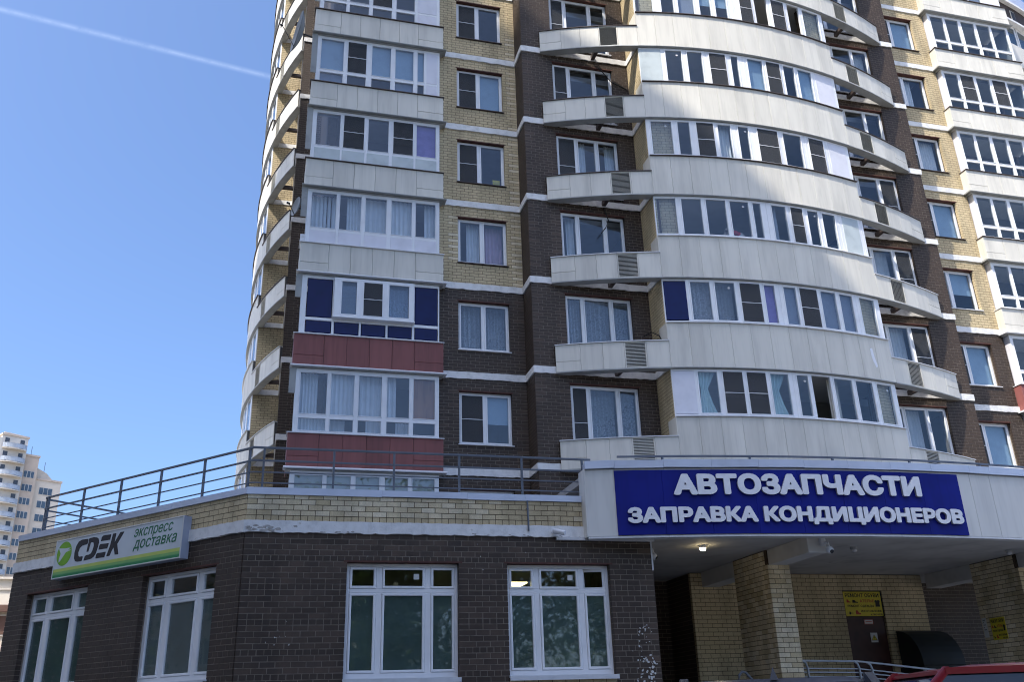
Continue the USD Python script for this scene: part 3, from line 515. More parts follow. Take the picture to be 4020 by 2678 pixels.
def bay(F0, j, detail=True):
    z0, z1 = Z(j) + .004, Z(j) + 1.35
    core, co, fl, al = MB(), MB(), MB(), MB(); subs = []
    for a, b in zip(BAYU[:-1], BAYU[1:]):
        fr, L = F0.sub((a, arc(a)), (b, arc(b))); subs.append((fr, L))
        core.box(fr, 0, L, -.16, -.024, z0, z1); co.box(fr, -.01, L + .01, -.16, .05, z1 + .001, z1 + .022); fl.box(fr, -.004, L + .004, -.2, .015, z0 - .02, z0 - .003)
    bp = core.build('bay_parapet', 'panel_core', TW); co.build('coping', 'coping_white' if j <= 2 else 'coping_brown', bp); fl.build('flashing', 'flashing_grey', bp)
    for fr, L in subs:
        m = MB() if detail else al
        m.bev(fr, .003, L - .003, -.022, random.uniform(-.002, .002), z0 + .002, z1 - .002, .004)
        if detail:
            for zz in (z0 + .42, z0 + .9): 
                for uu in (.03, L - .03): m.box(fr, uu - .007, uu + .007, -.002, .004, zz - .007, zz + .007)
            m.build('panel', 'panel_cream', bp)
    if not detail: al.build('panels', 'panel_cream', bp, kind='stuff')
    if detail and j == 1:
        fr, L = F0.sub((16.55, arc(16.55)), (17.1, arc(17.1))); MB().plate(fr, Polygon([(.10, z0 + .95), (.17, z0 + .97), (.20, z0 + .70), (.27, z0 + .42), (.22, z0 + .38), (.15, z0 + .55), (.11, z0 + .72)]).buffer(.012), -.004, .0055).build('paint_patch', 'letter_white', bp)
    MB().box(F0, 10.2, 10.222, 1.1, arc(10.22) + .0, Z(j) + .8, z1).build('panel', 'panel_cream', bp)
    if j == JMAX: return
    row = BAYROW.get(j, BAYROW[5]); zb, zt = Z(j) + 1.374, Z(j) + 2.772; off = .085
    m = MB(); pz0, pz1 = zb + .105, zt - .085
    xs = [10.225] + [x for r in row for x in r[:2]] + [17.455]
    for i in range(0, len(xs), 2):
        a, b = xs[i], xs[i + 1]
        if b - a < .004: continue
        k = max(1, int(round((b - a) / .16))); q = np.linspace(a, b, k + 1)
        for c, d in zip(q[:-1], q[1:]):
            fr, L = F0.sub((c, arc(c, off)), (d, arc(d, off))); m.bev(fr, .001, L - .001, -.07, .0, zb, zt, .008)
    for r in row:
        fr, L = F0.sub((r[0], arc(r[0], off)), (r[1], arc(r[1], off)))
        m.bev(fr, -.004, L + .004, -.07, -.001, zb, pz0 - .03, .004); m.bev(fr, -.004, L + .004, -.07, -.001, pz1 + .03, zt, .004)
    gp = m.build('bay_glazing', 'pvc_white', TW); pn = MB()
    for q_, r in enumerate(row):
        fr, L = F0.sub((r[0], arc(r[0], off)), (r[1], arc(r[1], off)))
        if detail and r[2] in 'PCB' and (q_ * 5 + j * 3) % 4 == 1:
            sz_ = .05; cu, cz = L * .72, pz1 - .16
            MB().plate(fr, Polygon([(cu - sz_, cz), (cu, cz - sz_ * .8), (cu + sz_, cz), (cu, cz + sz_ * .8)]), -.0135, -.0115).build('sticker', 'paper', gp)
        if detail: glaze(gp, fr, 0, L, pz0, pz1, 0.0, r[2], r[3] if len(r) > 3 else None, ring=.035)
        else: pn.box(fr, 0, L, -.03, -.014, pz0 - .03, pz1 + .03)
    if not detail: pn.build('panes', 'glass', gp, kind='stuff')
for j in range(JMIN, JMAX + 1):
    balcony(FRONT, j, False); balcony(FRONT, j, True); bay(FRONT, j, 0 <= j <= 6)

# --- the left side of the tower, seen almost edge-on
brick_wall(TW, LEFT, 17.46, 21.06, ROOFP - .2, TOPZ, WBR, 'brown', WB_R, thick=.4)
for j in range(JMIN, JMAX + 1):
    window(TW, LEFT, *WB_R[j - JMIN], WBR, [(.3, 'P', None), (.66, 'P', None), (1, 'P', None)], recess=.11, sill='coping_white')
    balcony(LEFT, j, True, False); bay(LEFT, j, False)
    band(LEFT, 17.48, 21.09, WBR, j)
LRET = Fr(LEFT.at(17.46, 0), LEFT.a + math.pi / 2); brick_wall(TW, LRET, -1.50, -WBR - .004, ROOFP - .2, TOPZ, 0, 'yellow', thick=.2)
LPIER = Fr(LEFT.at(21.06, 0), LEFT.a + math.pi / 2); brick_wall(TW, LPIER, -WBR + .118, 1.0, ROOFP - .2, TOPZ, 0, 'brown', thick=.2)
for j in BANDS: band(LRET, -1.5, -WBR - .04, 0, j, out=.03); band(LPIER, -WBR, .6, 0, j)
MB().box(LEFT, 21.06, 27.9, -.6, WY, ROOFP - .2, TOPZ).build('side_wall', 'yellow_mortar', TW)
MB().box(LEFT, -.5, 10.3, -.6, WBR, ROOFP - .2, TOPZ).build('side_wall', 'yellow_mortar', TW)
# --- floors, inner walls, roof
for j in range(JMIN, JMAX + 1):
    m = MB(); m.prism(FRONT, [(.85, -.36), (4.0, -.36), (4.05, -.62), (23.6, -.62), (23.65, -.36), (27.6, -.36), (27.6, -24), (.85, -24)], Z(j) + .03, Z(j) + .24)
    for F0 in (FRONT, LEFT):
        q = np.linspace(10.26, 17.42, 13); m.prism(F0, [(q[0], -.61)] + [(u, arc(u, .19)) for u in q] + [(q[-1], -.61)], Z(j) + .031, Z(j) + .239)
    m.box(FRONT, .12, 4.0, -.36, -.17, Z(j) + .035, Z(j) + .235); m.box(FRONT, 23.7, 27.55, -.36, -.17, Z(j) + .035, Z(j) + .235)
    m.build('floor_slab', 'ceiling_white', TW)
m = MB(); m.box(FRONT, .9, 27.5, -4.2, -4.0, ROOFP, TOPZ); m.box(FRONT, 4.2, 4.4, -24, -4.2, ROOFP, TOPZ)
for u in (4.15, 6.7, 10.3, 13.8, 17.5, 21.2, 23.5): m.box(FRONT, u - .06, u + .06, -4, -.62, ROOFP, TOPZ)
m.box(FRONT, .9, 4.1, -1.75, -1.6, ROOFP, TOPZ); m.box(FRONT, 23.6, 27.5, -1.75, -1.6, ROOFP, TOPZ); m.box(FRONT, 10.4, 17.4, -.75, -.62, ROOFP, TOPZ)
m.build('inner_wall', 'plaster_room', TW)
m = MB(); m.box(FRONT, 27.45, 27.66, -24.2, -1.25, ROOFP - .2, TOPZ); m.box(FRONT, .3, 27.45, -24.4, -24.1, ROOFP - .2, TOPZ); m.build('rear_wall', 'brown_mortar', TW)
m = MB(); m.box(FRONT, .2, 27.66, -24.4, -.5, TOPZ, TOPZ + .4); m.build('roof', 'concrete', TW)

# ================================================================ the shop annex in front of the tower
AN = thing('shop_annex', 'single-storey dark brick shop annex with yellow brick parapet and white windows', 'shop building', (C0[0], C0[1], G))
BL, BU, CL, CT = 3.235, 3.445, 3.92, 4.05        # plaster band, brick parapet, metal cap
ZC = BL - 5.0                                    # brick courses are counted from the band
FW = [(1.83, 3.88, .735, 2.725), (4.80, 6.84, .735, 2.725)]
LW = [(-2.70, -.655, .80, 2.735), (-6.47, -4.40, .80, 2.735)]
HD = (34, 40, 45, 29, 25)
FEND, LEND = 7.735, -7.13
yb = (-.0, )
for fr, a, b, W_ in ((PF, .012, FEND, FW), (PL, LEND, -.012, LW)):
    lowh = [(h[0], h[1], .55, h[3]) for h in W_]
    brick_wall(AN, fr, a, b, G, BL - .01, 0, 'brown', [(h[0], h[1], -1.2, h[3]) for h in W_], zc=ZC, headers=HD, thick=.3, phase=.03)
    for h in W_: brick_wall(AN, fr, h[0], h[1], -1.2, h[2] - .03, -.004, 'yellow', zc=ZC + .03, headers=(24, 20), thick=.28)
    brick_wall(AN, fr, a, b if fr is PL else 6.46, BU, CL - .003, 0, 'yellow', zc=BU, headers=(0,), thick=.28, phase=.05)
def mitre_strip(name, mat, w0, w1, z0, z1, rough=0.0, ends=(LEND, 6.46), parts=None, wave=0.0):
    """A strip that runs along both walls and turns the corner; irregular edges when rough."""
    half = (AF + (-AL)) / 2
    for fr, a, b, sgn in ((PF, 0.0, ends[1], 1), (PL, ends[0], 0.0, -1)):
        cuts = [a] + ([x for x in (parts[0] if fr is PF else parts[1])] if parts else []) + [b]
        for c, d in zip(cuts[:-1], cuts[1:]):
            n = max(2, int((d - c) / (.07 if rough else 1.2))); us = np.linspace(c, d, n + 1); v = []
            dz = random.uniform(-wave, wave); dz2 = random.uniform(-wave, wave)
            for i, u in enumerate(us):
                r = lambda s: random.uniform(-s, s)
                sh = lambda w: w * math.tan(half) * (1 if fr is PL else -1) if abs(u) < 1e-9 else 0.0
                gap = .003 if parts and i == 0 else 0
                lo = z0 + r(rough) + dz2; hi = z1 + r(rough * .5); ww = w1 + (r(rough * .25) if 0 < i < n else 0)
                z = dz * (i / n)
                v += [(u + sh(w0) + gap, w0, lo), (u + sh(ww) + gap, ww, lo + .006), (u + sh(ww) + gap, ww, hi - .004 + z), (u + sh(w0) + gap, w0, hi + z)]
            f = [[4 * i + k, 4 * i + (k + 1) % 4, 4 * i + 4 + (k + 1) % 4, 4 * i + 4 + k] for i in range(n) for k in range(4)]
            e = 4 * n; f += [[0, 3, 2, 1], [e, e + 1, e + 2, e + 3]]
            MB().add(fr.p(v), f).build(name, mat, AN)
mitre_strip('plaster_band', 'render_white', -.05, .045, BL - .006, BU + .004, rough=.012, ends=(LEND, 6.46))
mitre_strip('parapet_cap', 'parapet_metal', -.32, .035, CL, CT, parts=([2.42, 4.05, 5.2], [-4.6, -2.05]), wave=.008)
# broken plaster near the corner: pieces flaked off, darker bed showing
rr = random.Random(3)
for (ua, ub_, zc_, sz, nn) in ((.05, .95, BL + .05, .05, 16), (1.0, 2.3, BL + .01, .03, 7), (3.9, 6.2, BL + .01, .022, 9)):
    for i in range(nn):
        u = rr.uniform(ua, ub_); z = zc_ + rr.uniform(-.03, .07) * (1 if ua < .5 else .3); k = rr.randint(5, 8)
        P = Polygon([(u + sz * rr.uniform(.5, 1.5) * math.cos(q), z + sz * .45 * rr.uniform(.5, 1.3) * math.sin(q)) for q in np.linspace(0, 2 * math.pi, k, endpoint=False)])
        MB().plate(PF, P.buffer(0), .035, .0475 + .0006 * i).build('bare_patch', 'bare_plaster', AN)
LEFTEND = Fr(PL.at(LEND, 0), AL - math.pi / 2)
MB().box(LEFTEND, -9.0, -.30, -.3, -.002, G, CL - .004).build('end_wall', 'brown_mortar', AN)
MB().box(LEFTEND, -9.0, -.325, -.30, .03, CL + .001, CT - .002).build('parapet_cap', 'parapet_metal', AN)
pc = lambda fr, u, w: tuple(fr.at(u, w) * [1, -1])
rf = MB(); rf.prism(WORLD, [pc(PL, LEND + .3, -.32), pc(PL, -.15, -.32), pc(PF, .15, -.32), pc(PF, 6.4, -.32), pc(FRONT, 6.2, 6.0), pc(FRONT, 22, 6.0), pc(FRONT, 22, -.7), pc(FRONT, .2, -.7), pc(LEFTEND, -12, -.32)], 3.5, ROOFP); rf.build('roof_slab', 'concrete', AN)

def shop_window(fr, o, lower, upper, tilt=False, tube=False):
    u0, u1, z0, z1 = o; wf = -.14; e = .062; W = u1 - u0; tz = z1 - .245 * (z1 - z0); m = MB()
    xs = [u0 + e, u0 + W * .272, u0 + W * .312, u0 + W * .708, u0 + W * .748, u1 - e]
    m.bev(fr, u0, u1, wf - .09, wf, z1 - e, z1 - .002, .008); m.bev(fr, u0, u1, wf - .09, wf, z0, z0 + e + .03, .008); m.bev(fr, u0 + .001, u0 + e, wf - .09, wf, z0 + e, z1 - e, .008); m.bev(fr, u1 - e, u1 - .001, wf - .09, wf, z0 + e, z1 - e, .008)
    m.bev(fr, u0 + e, u1 - e, wf - .085, wf - .002, tz - .038, tz + .038, .008)
    for a, b in ((xs[1], xs[2]), (xs[3], xs[4])):
        m.bev(fr, a - .012, b + .012, wf - .085, wf - .0015, z0 + e, tz - .038, .008); m.bev(fr, a - .012, b + .012, wf - .085, wf - .0015, tz + .038, z1 - e, .008)
    p = m.build('window', 'pvc_white', AN); r = .048
    for i, (a, b) in enumerate(((xs[0], xs[1] - .012), (xs[2] + .012, xs[3] - .012), (xs[4] + .012, xs[5]))):
        for k, (za, zb) in enumerate(((z0 + e + .03, tz - .038), (tz + .038, z1 - e))):
            A, B_, ZA, ZB = a + r, b - r, za + r, zb - r; q = Fr(fr.at(0, 0), fr.a)
            if tilt and i == 2 and k == 1:           # the open top light, swung inwards
                hinge = fr.at(B_ + r, wf - .03); q = Fr(hinge, fr.a + math.radians(-14)); L = (B_ - A) + 2 * r; s = MB()
                s.box(q, -L, 0, -.05, 0, ZB, ZB + r); s.box(q, -L, 0, -.05, 0, ZA - r, ZA); s.box(q, -L, -L + r, -.05, 0, ZA, ZB); s.box(q, -r, 0, -.05, 0, ZA, ZB); s.build('sash', 'pvc_white', p)
                MB().box(q, -L + r, -r, -.034, -.014, ZA, ZB).build('pane', 'glass', p); continue
            s = MB()
            s.bev(fr, A - r + .004, B_ + r - .004, wf - .05, wf + .014, ZB, ZB + r - .004, .009); s.bev(fr, A - r + .004, B_ + r - .004, wf - .05, wf + .014, ZA - r + .004, ZA, .009); s.bev(fr, A - r + .004, A, wf - .05, wf + .0135, ZA, ZB, .009); s.bev(fr, B_, B_ + r - .004, wf - .05, wf + .0135, ZA, ZB, .009)
            s.build('sash', 'pvc_white', p)
            MB().box(fr, A, B_, wf - .034, wf - .014, ZA, ZB).build('pane', 'shop_glass', p)
            film = lower if k == 0 else upper
            if film: MB().box(fr, A, B_, wf - .040, wf - .037, ZA, ZB).build('window_film', film, p)
            if k == 1 and i == 1 and fr is PF: MB().box(fr, B_ - .16, B_ - .06, wf - .0125, wf - .011, ZA + .12, ZA + .22).build('sticker', 'paper', p)
    MB().box(fr, u0 - .012, u1 + .02, wf - .02, .085, z0 - .035, z0 - .008).build('sill', 'sill_metal', p); MB().box(fr, u0 - .012, u1 + .02, .078, .086, z0 - .085, z0 - .034).build('sill_lip', 'sill_metal', p)
    MB().box(fr, u0 - .06, u1 + .06, wf - .05, .003, z1 + .003, z1 + .03).build('lintel', 'rust_steel', p)
    ri = MB(); ri.box(fr, u0 - .6, u1 + .6, -3.0, -2.9, -1.2, 3.4); ri.box(fr, u0 - .6, u1 + .6, -2.9, -.31, 3.0, 3.1); ri.box(fr, u0 - .6, u1 + .6, -2.9, -.31, -.4, -.3); ri.build('room', 'plaster_room', p)
    if tube:
        for k in range(4): MB().box(fr, xs[0] + .03, xs[1] + .10, -1.05 - .16 * k, -1.01 - .16 * k, 2.505, 2.53).build('lamp_tube', 'tube_glow', p)
    return p
shop_window(PF, FW[0], 'shop_film', None); shop_window(PF, FW[1], 'shop_film', None, tilt=True, tube=True)
shop_window(PL, LW[0], 'shop_film_light', None); shop_window(PL, LW[1], 'shop_film', 'shop_film_light')
# paint flecks and torn paper left on the brown wall
rr = random.Random(11)
def flecks(fr, n, ua, ub_, za, zb, s0, s1, w=.0035):
    for i in range(n):
        u = rr.triangular(ua, ub_, ub_ - .3 * (ub_ - ua)); z = rr.uniform(za, zb); s = rr.uniform(s0, s1); el = rr.uniform(.35, 1.0); rot = rr.uniform(0, 3.1)
        pts = []
        for q in np.linspace(0, 2 * math.pi, 8, endpoint=False):
            x, y = s * rr.uniform(.6, 1.2) * math.cos(q), s * el * rr.uniform(.6, 1.2) * math.sin(q); pts.append((u + x * math.cos(rot) - y * math.sin(rot), z + x * math.sin(rot) + y * math.cos(rot)))
        P = Polygon(pts).buffer(0).intersection(sbox(ua - .1, -5, ub_ + .05, 5))
        MB().plate(fr, P, -.002, w + .0002 * i).build('paint_fleck', 'paper', AN)
flecks(PF, 40, 7.2, 7.68, .3, .95, .010, .034); flecks(PF, 34, 7.12, 7.62, .9, 1.62, .008, .030); flecks(PF, 9, .45, 1.0, 1.25, 1.72, .006, .018); flecks(PF, 6, .9, 6.9, 2.6, 3.1, .006, .014)
MB().box(PF, FEND - .02, FEND + .012, -.35, .012, 2.62, BL - .012).build('corner_trim', 'duct_white', AN)
MB().box(PF, 5.78, FEND + .05, .004, .075, BL - .062, BL - .008).build('cable_duct', 'duct_white', AN)

# the recess under the canopy: yellow brick back wall, side walls, door
SO = 3.25
DOOR = (14.07, 15.23, G, 2.84)
brick_wall(AN, FRONT, 9.86, 16.50, G, SO - .01, 2.2, 'yellow', [DOOR], zc=ZC, thick=.3, headers=(29, 15), phase=.06)
brick_wall(AN, Fr(FRONT.at(9.86, 0), PHI - math.pi / 2), .7, 2.085, G, SO - .01, 0, 'brown', zc=ZC, thick=.2)
brick_wall(AN, FRONT, 6.4, 9.86, G, SO - .01, .75, 'brown', [(8.2, 9.5, G, 2.2)], zc=ZC, thick=.3)
brick_wall(AN, FRONT, 16.5, 24.0, G, SO - .01, .75, 'brown', zc=ZC, thick=.3)
MB().box(FRONT, 8.24, 9.46, .40, .47, G, 2.18).build('door', 'door_brown', AN, label='dark door deep in the left end of the recess')
MB().box(FRONT, 16.3, 16.49, .75, 2.0, G, SO - .012).build('side_wall', 'yellow_mortar', AN)
MB().box(PF, FEND - .3, FEND - .002, -5.6, -.30, G, 3.49).build('side_wall', 'brown_mortar', AN)
dp = MB().bev(FRONT, DOOR[0] + .02, DOOR[1] - .02, 2.08, 2.15, G, 2.19, .01).build('door', 'door_brown', AN, label='dark red-brown steel door below the yellow sign')
MB().box(FRONT, DOOR[0] + .005, DOOR[1] - .005, 2.06, 2.14, 2.19, 2.835).build('door_transom', 'door_brown', dp)
hm = MB(); hm.tube([np.r_[FRONT.at(14.20, 2.19), .55], np.r_[FRONT.at(14.20, 2.21), .62], np.r_[FRONT.at(14.20, 2.19), .70]], .012); hm.build('handle', 'rim', dp)

# ================================================================ the entrance canopy
CN = thing('entrance_canopy', 'white curved canopy with panelled fascia over the recessed entrance', 'canopy', (*FRONT.at(12.8, 7.0), G))
def farc(u, off=0.0): return 7.65 - (u - 12.8) ** 2 / 60 + off
FJ = [5.63, 6.2, 7.16, 8.12, 9.08, 10.04, 11.0, 11.96, 12.92, 13.88, 14.40, 15.35, 16.3, 17.25, 18.2, 19.15, 20.1]
core = MB(); cap = None
for a, b in zip(FJ[:-1], FJ[1:]):
    fr, L = FRONT.sub((a, farc(a)), (b, farc(b))); core.box(fr, 0, L, -.12, -.024, 3.20, 4.53)
fp = core.build('fascia', 'panel_core', CN)
for a, b in zip(FJ[:-1], FJ[1:]):
    fr, L = FRONT.sub((a, farc(a)), (b, farc(b))); MB().bev(fr, .003, L - .003, -.022, 0, 3.205, 4.52, .004).build('panel', 'panel_white', fp)
    m = MB(); dz = random.uniform(-.006, .010); v = []
    for u, z in ((.0015, dz), (L - .0015, random.uniform(-.006, .010))): v += [(u, -.45, 4.535 + z), (u, .055, 4.53 + z), (u, .06, 4.685 + z), (u, -.45, 4.70 + z)]
    m.add(fr.p(v), [[0, 1, 5, 4], [1, 2, 6, 5], [2, 3, 7, 6], [3, 0, 4, 7], [0, 3, 2, 1], [4, 5, 6, 7]]); m.build('cap', 'parapet_metal', CN)
    MB().box(fr, 0, L - .004, -.20, .012, 3.165, 3.198).build('drip_trim', 'duct_white', CN)
MB().box(FRONT, 5.612, 5.634, 6.45, farc(5.63) - .005, 3.205, 4.53).build('end_panel', 'panel_white', CN)
q = np.linspace(5.7, 20.0, 30)
sf = MB(); sf.prism(FRONT, [(u, farc(u) - .125) for u in q] + [(20.0, .8), (7.35, .8), (7.05, 6.35), (5.7, 6.35)], SO, SO + .2); sf.build('soffit', 'soffit_white', CN)
rf = MB(); rf.prism(FRONT, [(u, farc(u) - .13) for u in q] + [(20.0, 4.6), (5.7, 4.6)], 4.36, 4.50); rf.build('roof_slab', 'concrete', CN)
for nm, ua, ub_ in (('pillar', 10.13, 10.65), ('pillar', 16.60, 17.12)):
    px = thing_p = unique(CN, nm); UsdGeom.Xform.Define(stage, px)
    fF = FRONT; w0, w1 = 3.95, 5.48
    brick_wall(px, FRONT, ua, ub_, G, 2.955, w1, 'yellow', zc=ZC, thick=.12, phase=ua, name='core', depth=.1)
    LF = Fr(FRONT.at(ua, 0), PHI - math.pi / 2); brick_wall(px, LF, w0, w1 - .103, G, SO - .004, 0, 'yellow', zc=ZC, thick=.12, phase=.07, name='core', depth=.1)
    MB().box(FRONT, ua + .004, ub_ - .004, w0 + .05, w1 - .02, 2.955, SO - .003).build('head', 'yellow_mortar', px)
for ua, ub_ in ((10.17, 10.60), (16.64, 17.07)):
    MB().bev(FRONT, ua, ub_, 5.465, 7.05, 2.93, SO - .003, .01).build('beam', 'beam_white', CN)
    MB().box(FRONT, ua - .01, ub_ + .01, 2.2, 3.95, 2.90, SO - .003).build('beam', 'beam_white', CN)

# ================================================================ lettering and signs
def glyphs(text, height, fat=0.0, bold=True):
    """Letters as shapely outlines in reading order, capitals 'height' tall, thickened by fat x height."""
    t = meshkit.text_mesh(text, height, .01, bold); v, f = t.vertices, t.faces
    up = f[(np.abs(t.face_normals[:, 2] - 1) < 1e-3) & (v[f][:, :, 2].min(1) > .005)]
    P = unary_union([Polygon(v[k][:, :2]).buffer(1e-5) for k in up]).buffer(fat * height - 1e-5, join_style=2)
    return sorted(getattr(P, 'geoms', [P]), key=lambda q: q.bounds[0])
from shapely import affinity
def fit(gs, x0, x1, z0, z1, shear=0.0):
    b = unary_union(gs).bounds; sx, sy = (x1 - x0) / (b[2] - b[0]), (z1 - z0) / (b[3] - b[1])
    out = [affinity.affine_transform(g, [sx, 0, 0, sy, x0 - b[0] * sx, z0 - b[1] * sy]) for g in gs]
    return [affinity.affine_transform(g, [1, shear, 0, 1, -shear * z0, 0]) for g in out] if shear else out
BS = thing('shop_sign', 'long blue shop sign with white raised Cyrillic letters on the canopy fascia', 'sign', (*FRONT.at(9.8, 7.5), 3.2))
SJ = np.linspace(6.18, 13.55, 9)
for a, b in zip(SJ[:-1], SJ[1:]):
    fr, L = FRONT.sub((a, farc(a, .03)), (b, farc(b, .03))); MB().bev(fr, .0012, L - .0012, -.025, 0, 3.215, 4.485, .004).build('board', 'sign_blue', BS)
def arc_letters(text, h, u0, u1, z0, z1):
    gs = glyphs(text, h, .042)
    b = [g.bounds for g in gs]; zl = min(x[1] for x in b if True)
    X0, X1 = b[0][0], b[-1][2]; base = sorted(x[1] for x in b)[len(b) // 2]; top = sorted(x[3] for x in b)[len(b) // 2]
    sx, sy = (u1 - u0) / (X1 - X0), (z1 - z0) / (top - base)
    for g in gs:
        g = affinity.affine_transform(g, [sx, 0, 0, sy, u0 - X0 * sx, z0 - base * sy]); c = g.bounds
        a, d = c[0], c[2]; fr, L = FRONT.sub((a, farc(a, .032)), (d, farc(d, .032))); g = affinity.translate(g, -a, 0); k = L / (d - a); g = affinity.scale(g, k, 1, origin=(0, 0))
        lp = MB().plate(fr, g, .005, .052).build('letter', 'letter_edge', BS); MB().plate(fr, g.buffer(.002), .052, .060).build('letter_face', 'letter_white', lp)
arc_letters('АВТОЗАПЧАСТИ', .42, 7.30, 12.55, 3.975, 4.385); arc_letters('ЗАПРАВКА КОНДИЦИОНЕРОВ', .30, 6.38, 13.44, 3.435, 3.735)

CD = thing('courier_sign', 'white and green lightbox sign with bold dark latin-like logo on the left wall', 'sign', (*PL.at(-3.4, .1), 2.9))
s0, s1, sb, st = -5.385, -1.44, 2.915, 3.70
bx = MB(); bx.box(PL, s0, s1, .012, .185, sb, st); bp = bx.build('case', 'cdek_side', CD)
fm = MB()
for a, b, c, d in ((s0, s1, st - .022, st), (s0, s1, sb, sb + .022), (s0, s0 + .022, sb + .022, st - .022), (s1 - .022, s1, sb + .022, st - .022)): fm.bev(PL, a, b, .186, .202, c, d, .004)
fm.build('frame', 'panel_white', CD)
FCE = .192
MB().box(PL, s0 + .023, s1 - .023, .1865, FCE, sb + .023, st - .023).build('face', 'cdek_face', CD)
for nm, za, zb, w in (('stripe_a', 3.045, 3.112, .0008), ('stripe_b', 3.0, 3.05, .0014), ('stripe_d', 2.985, 3.003, .002), ('stripe_c', 2.938, 2.986, .0014)):
    MB().plate(PL, Polygon([(s0 + .023, za), (s1 - .023, za), (s1 - .023, zb), (s0 + .023, zb)]), FCE - .001, FCE + w).build('stripe', nm, CD)
LOGO = {'letter': [[(-4.308, 3.616), (-4.522, 3.623), (-4.623, 3.596), (-4.689, 3.513), (-4.718, 3.373), (-4.703, 3.268), (-4.656, 3.211), (-4.586, 3.188), (-4.437, 3.187), (-4.414, 3.268), (-4.435, 3.283), (-4.535, 3.285), (-4.574, 3.311), (-4.589, 3.371), (-4.557, 3.458), (-4.491, 3.496), (-4.429, 3.504), (-4.355, 3.506), (-4.315, 3.514)],
  [(-4.287, 3.62), (-4.141, 3.626), (-4.032, 3.608), (-3.972, 3.575), (-3.945, 3.501), (-3.963, 3.401), (-4.0, 3.291), (-4.049, 3.233), (-4.134, 3.198), (-4.237, 3.191), (-4.377, 3.187), (-4.352, 3.274), (-4.313, 3.288), (-4.219, 3.291), (-4.161, 3.309), (-4.122, 3.369), (-4.101, 3.456), (-4.118, 3.509), (-4.16, 3.53), (-4.212, 3.527), (-4.24, 3.421), (-4.255, 3.352), (-4.318, 3.353)],
  [(-3.53, 3.619), (-3.422, 3.618), (-3.444, 3.441), (-3.298, 3.621), (-3.173, 3.618), (-3.351, 3.398), (-3.276, 3.19), (-3.387, 3.196), (-3.449, 3.341), (-3.487, 3.301), (-3.547, 3.189), (-3.653, 3.191), (-3.572, 3.393)],
  [(-3.828, 3.622), (-3.58, 3.616), (-3.597, 3.51), (-3.89, 3.514), (-3.873, 3.595)], [(-3.893, 3.457), (-3.62, 3.447), (-3.653, 3.346), (-3.932, 3.353), (-3.919, 3.434)], [(-3.957, 3.286), (-3.68, 3.286), (-3.708, 3.182), (-3.993, 3.189), (-3.983, 3.264)]]}
for P in LOGO['letter']: MB().plate(PL, Polygon(P).buffer(-.01).buffer(.01), FCE - .001, FCE + .003).build('letter', 'ink_dark', CD)
MB().plate(PL, affinity.scale(Point(-5.068, 3.404).buffer(1.0, 32), .247, .243), FCE - .001, FCE + .0022).build('emblem_disc', 'green_logo', CD)
MB().plate(PL, Polygon([(-5.276, 3.536), (-5.059, 3.51), (-4.856, 3.506), (-4.961, 3.473), (-4.838, 3.458), (-5.015, 3.427), (-5.102, 3.338), (-5.171, 3.268), (-5.219, 3.24), (-5.22, 3.325), (-5.188, 3.414)]), FCE, FCE + .0032).build('emblem_arrow', 'cdek_face', CD)
def flat_text(parent, fr, text, x0, x1, z0, z1, w, mat, shear=0.0, bold=False, fat=0.0, xh=False):
    gs = fit(glyphs(text, .2, fat, bold), x0, x1, z0, z1, shear)
    for gph in gs: MB().plate(fr, gph, w - .001, w + .0025).build('letter', mat, parent)
flat_text(CD, PL, 'экспресс', -2.88, -1.76, 3.408, 3.618, FCE, 'ink_green', shear=.22, fat=.014); flat_text(CD, PL, 'доставка', -2.845, -1.62, 3.19, 3.398, FCE, 'ink_green', shear=.22, fat=.014)

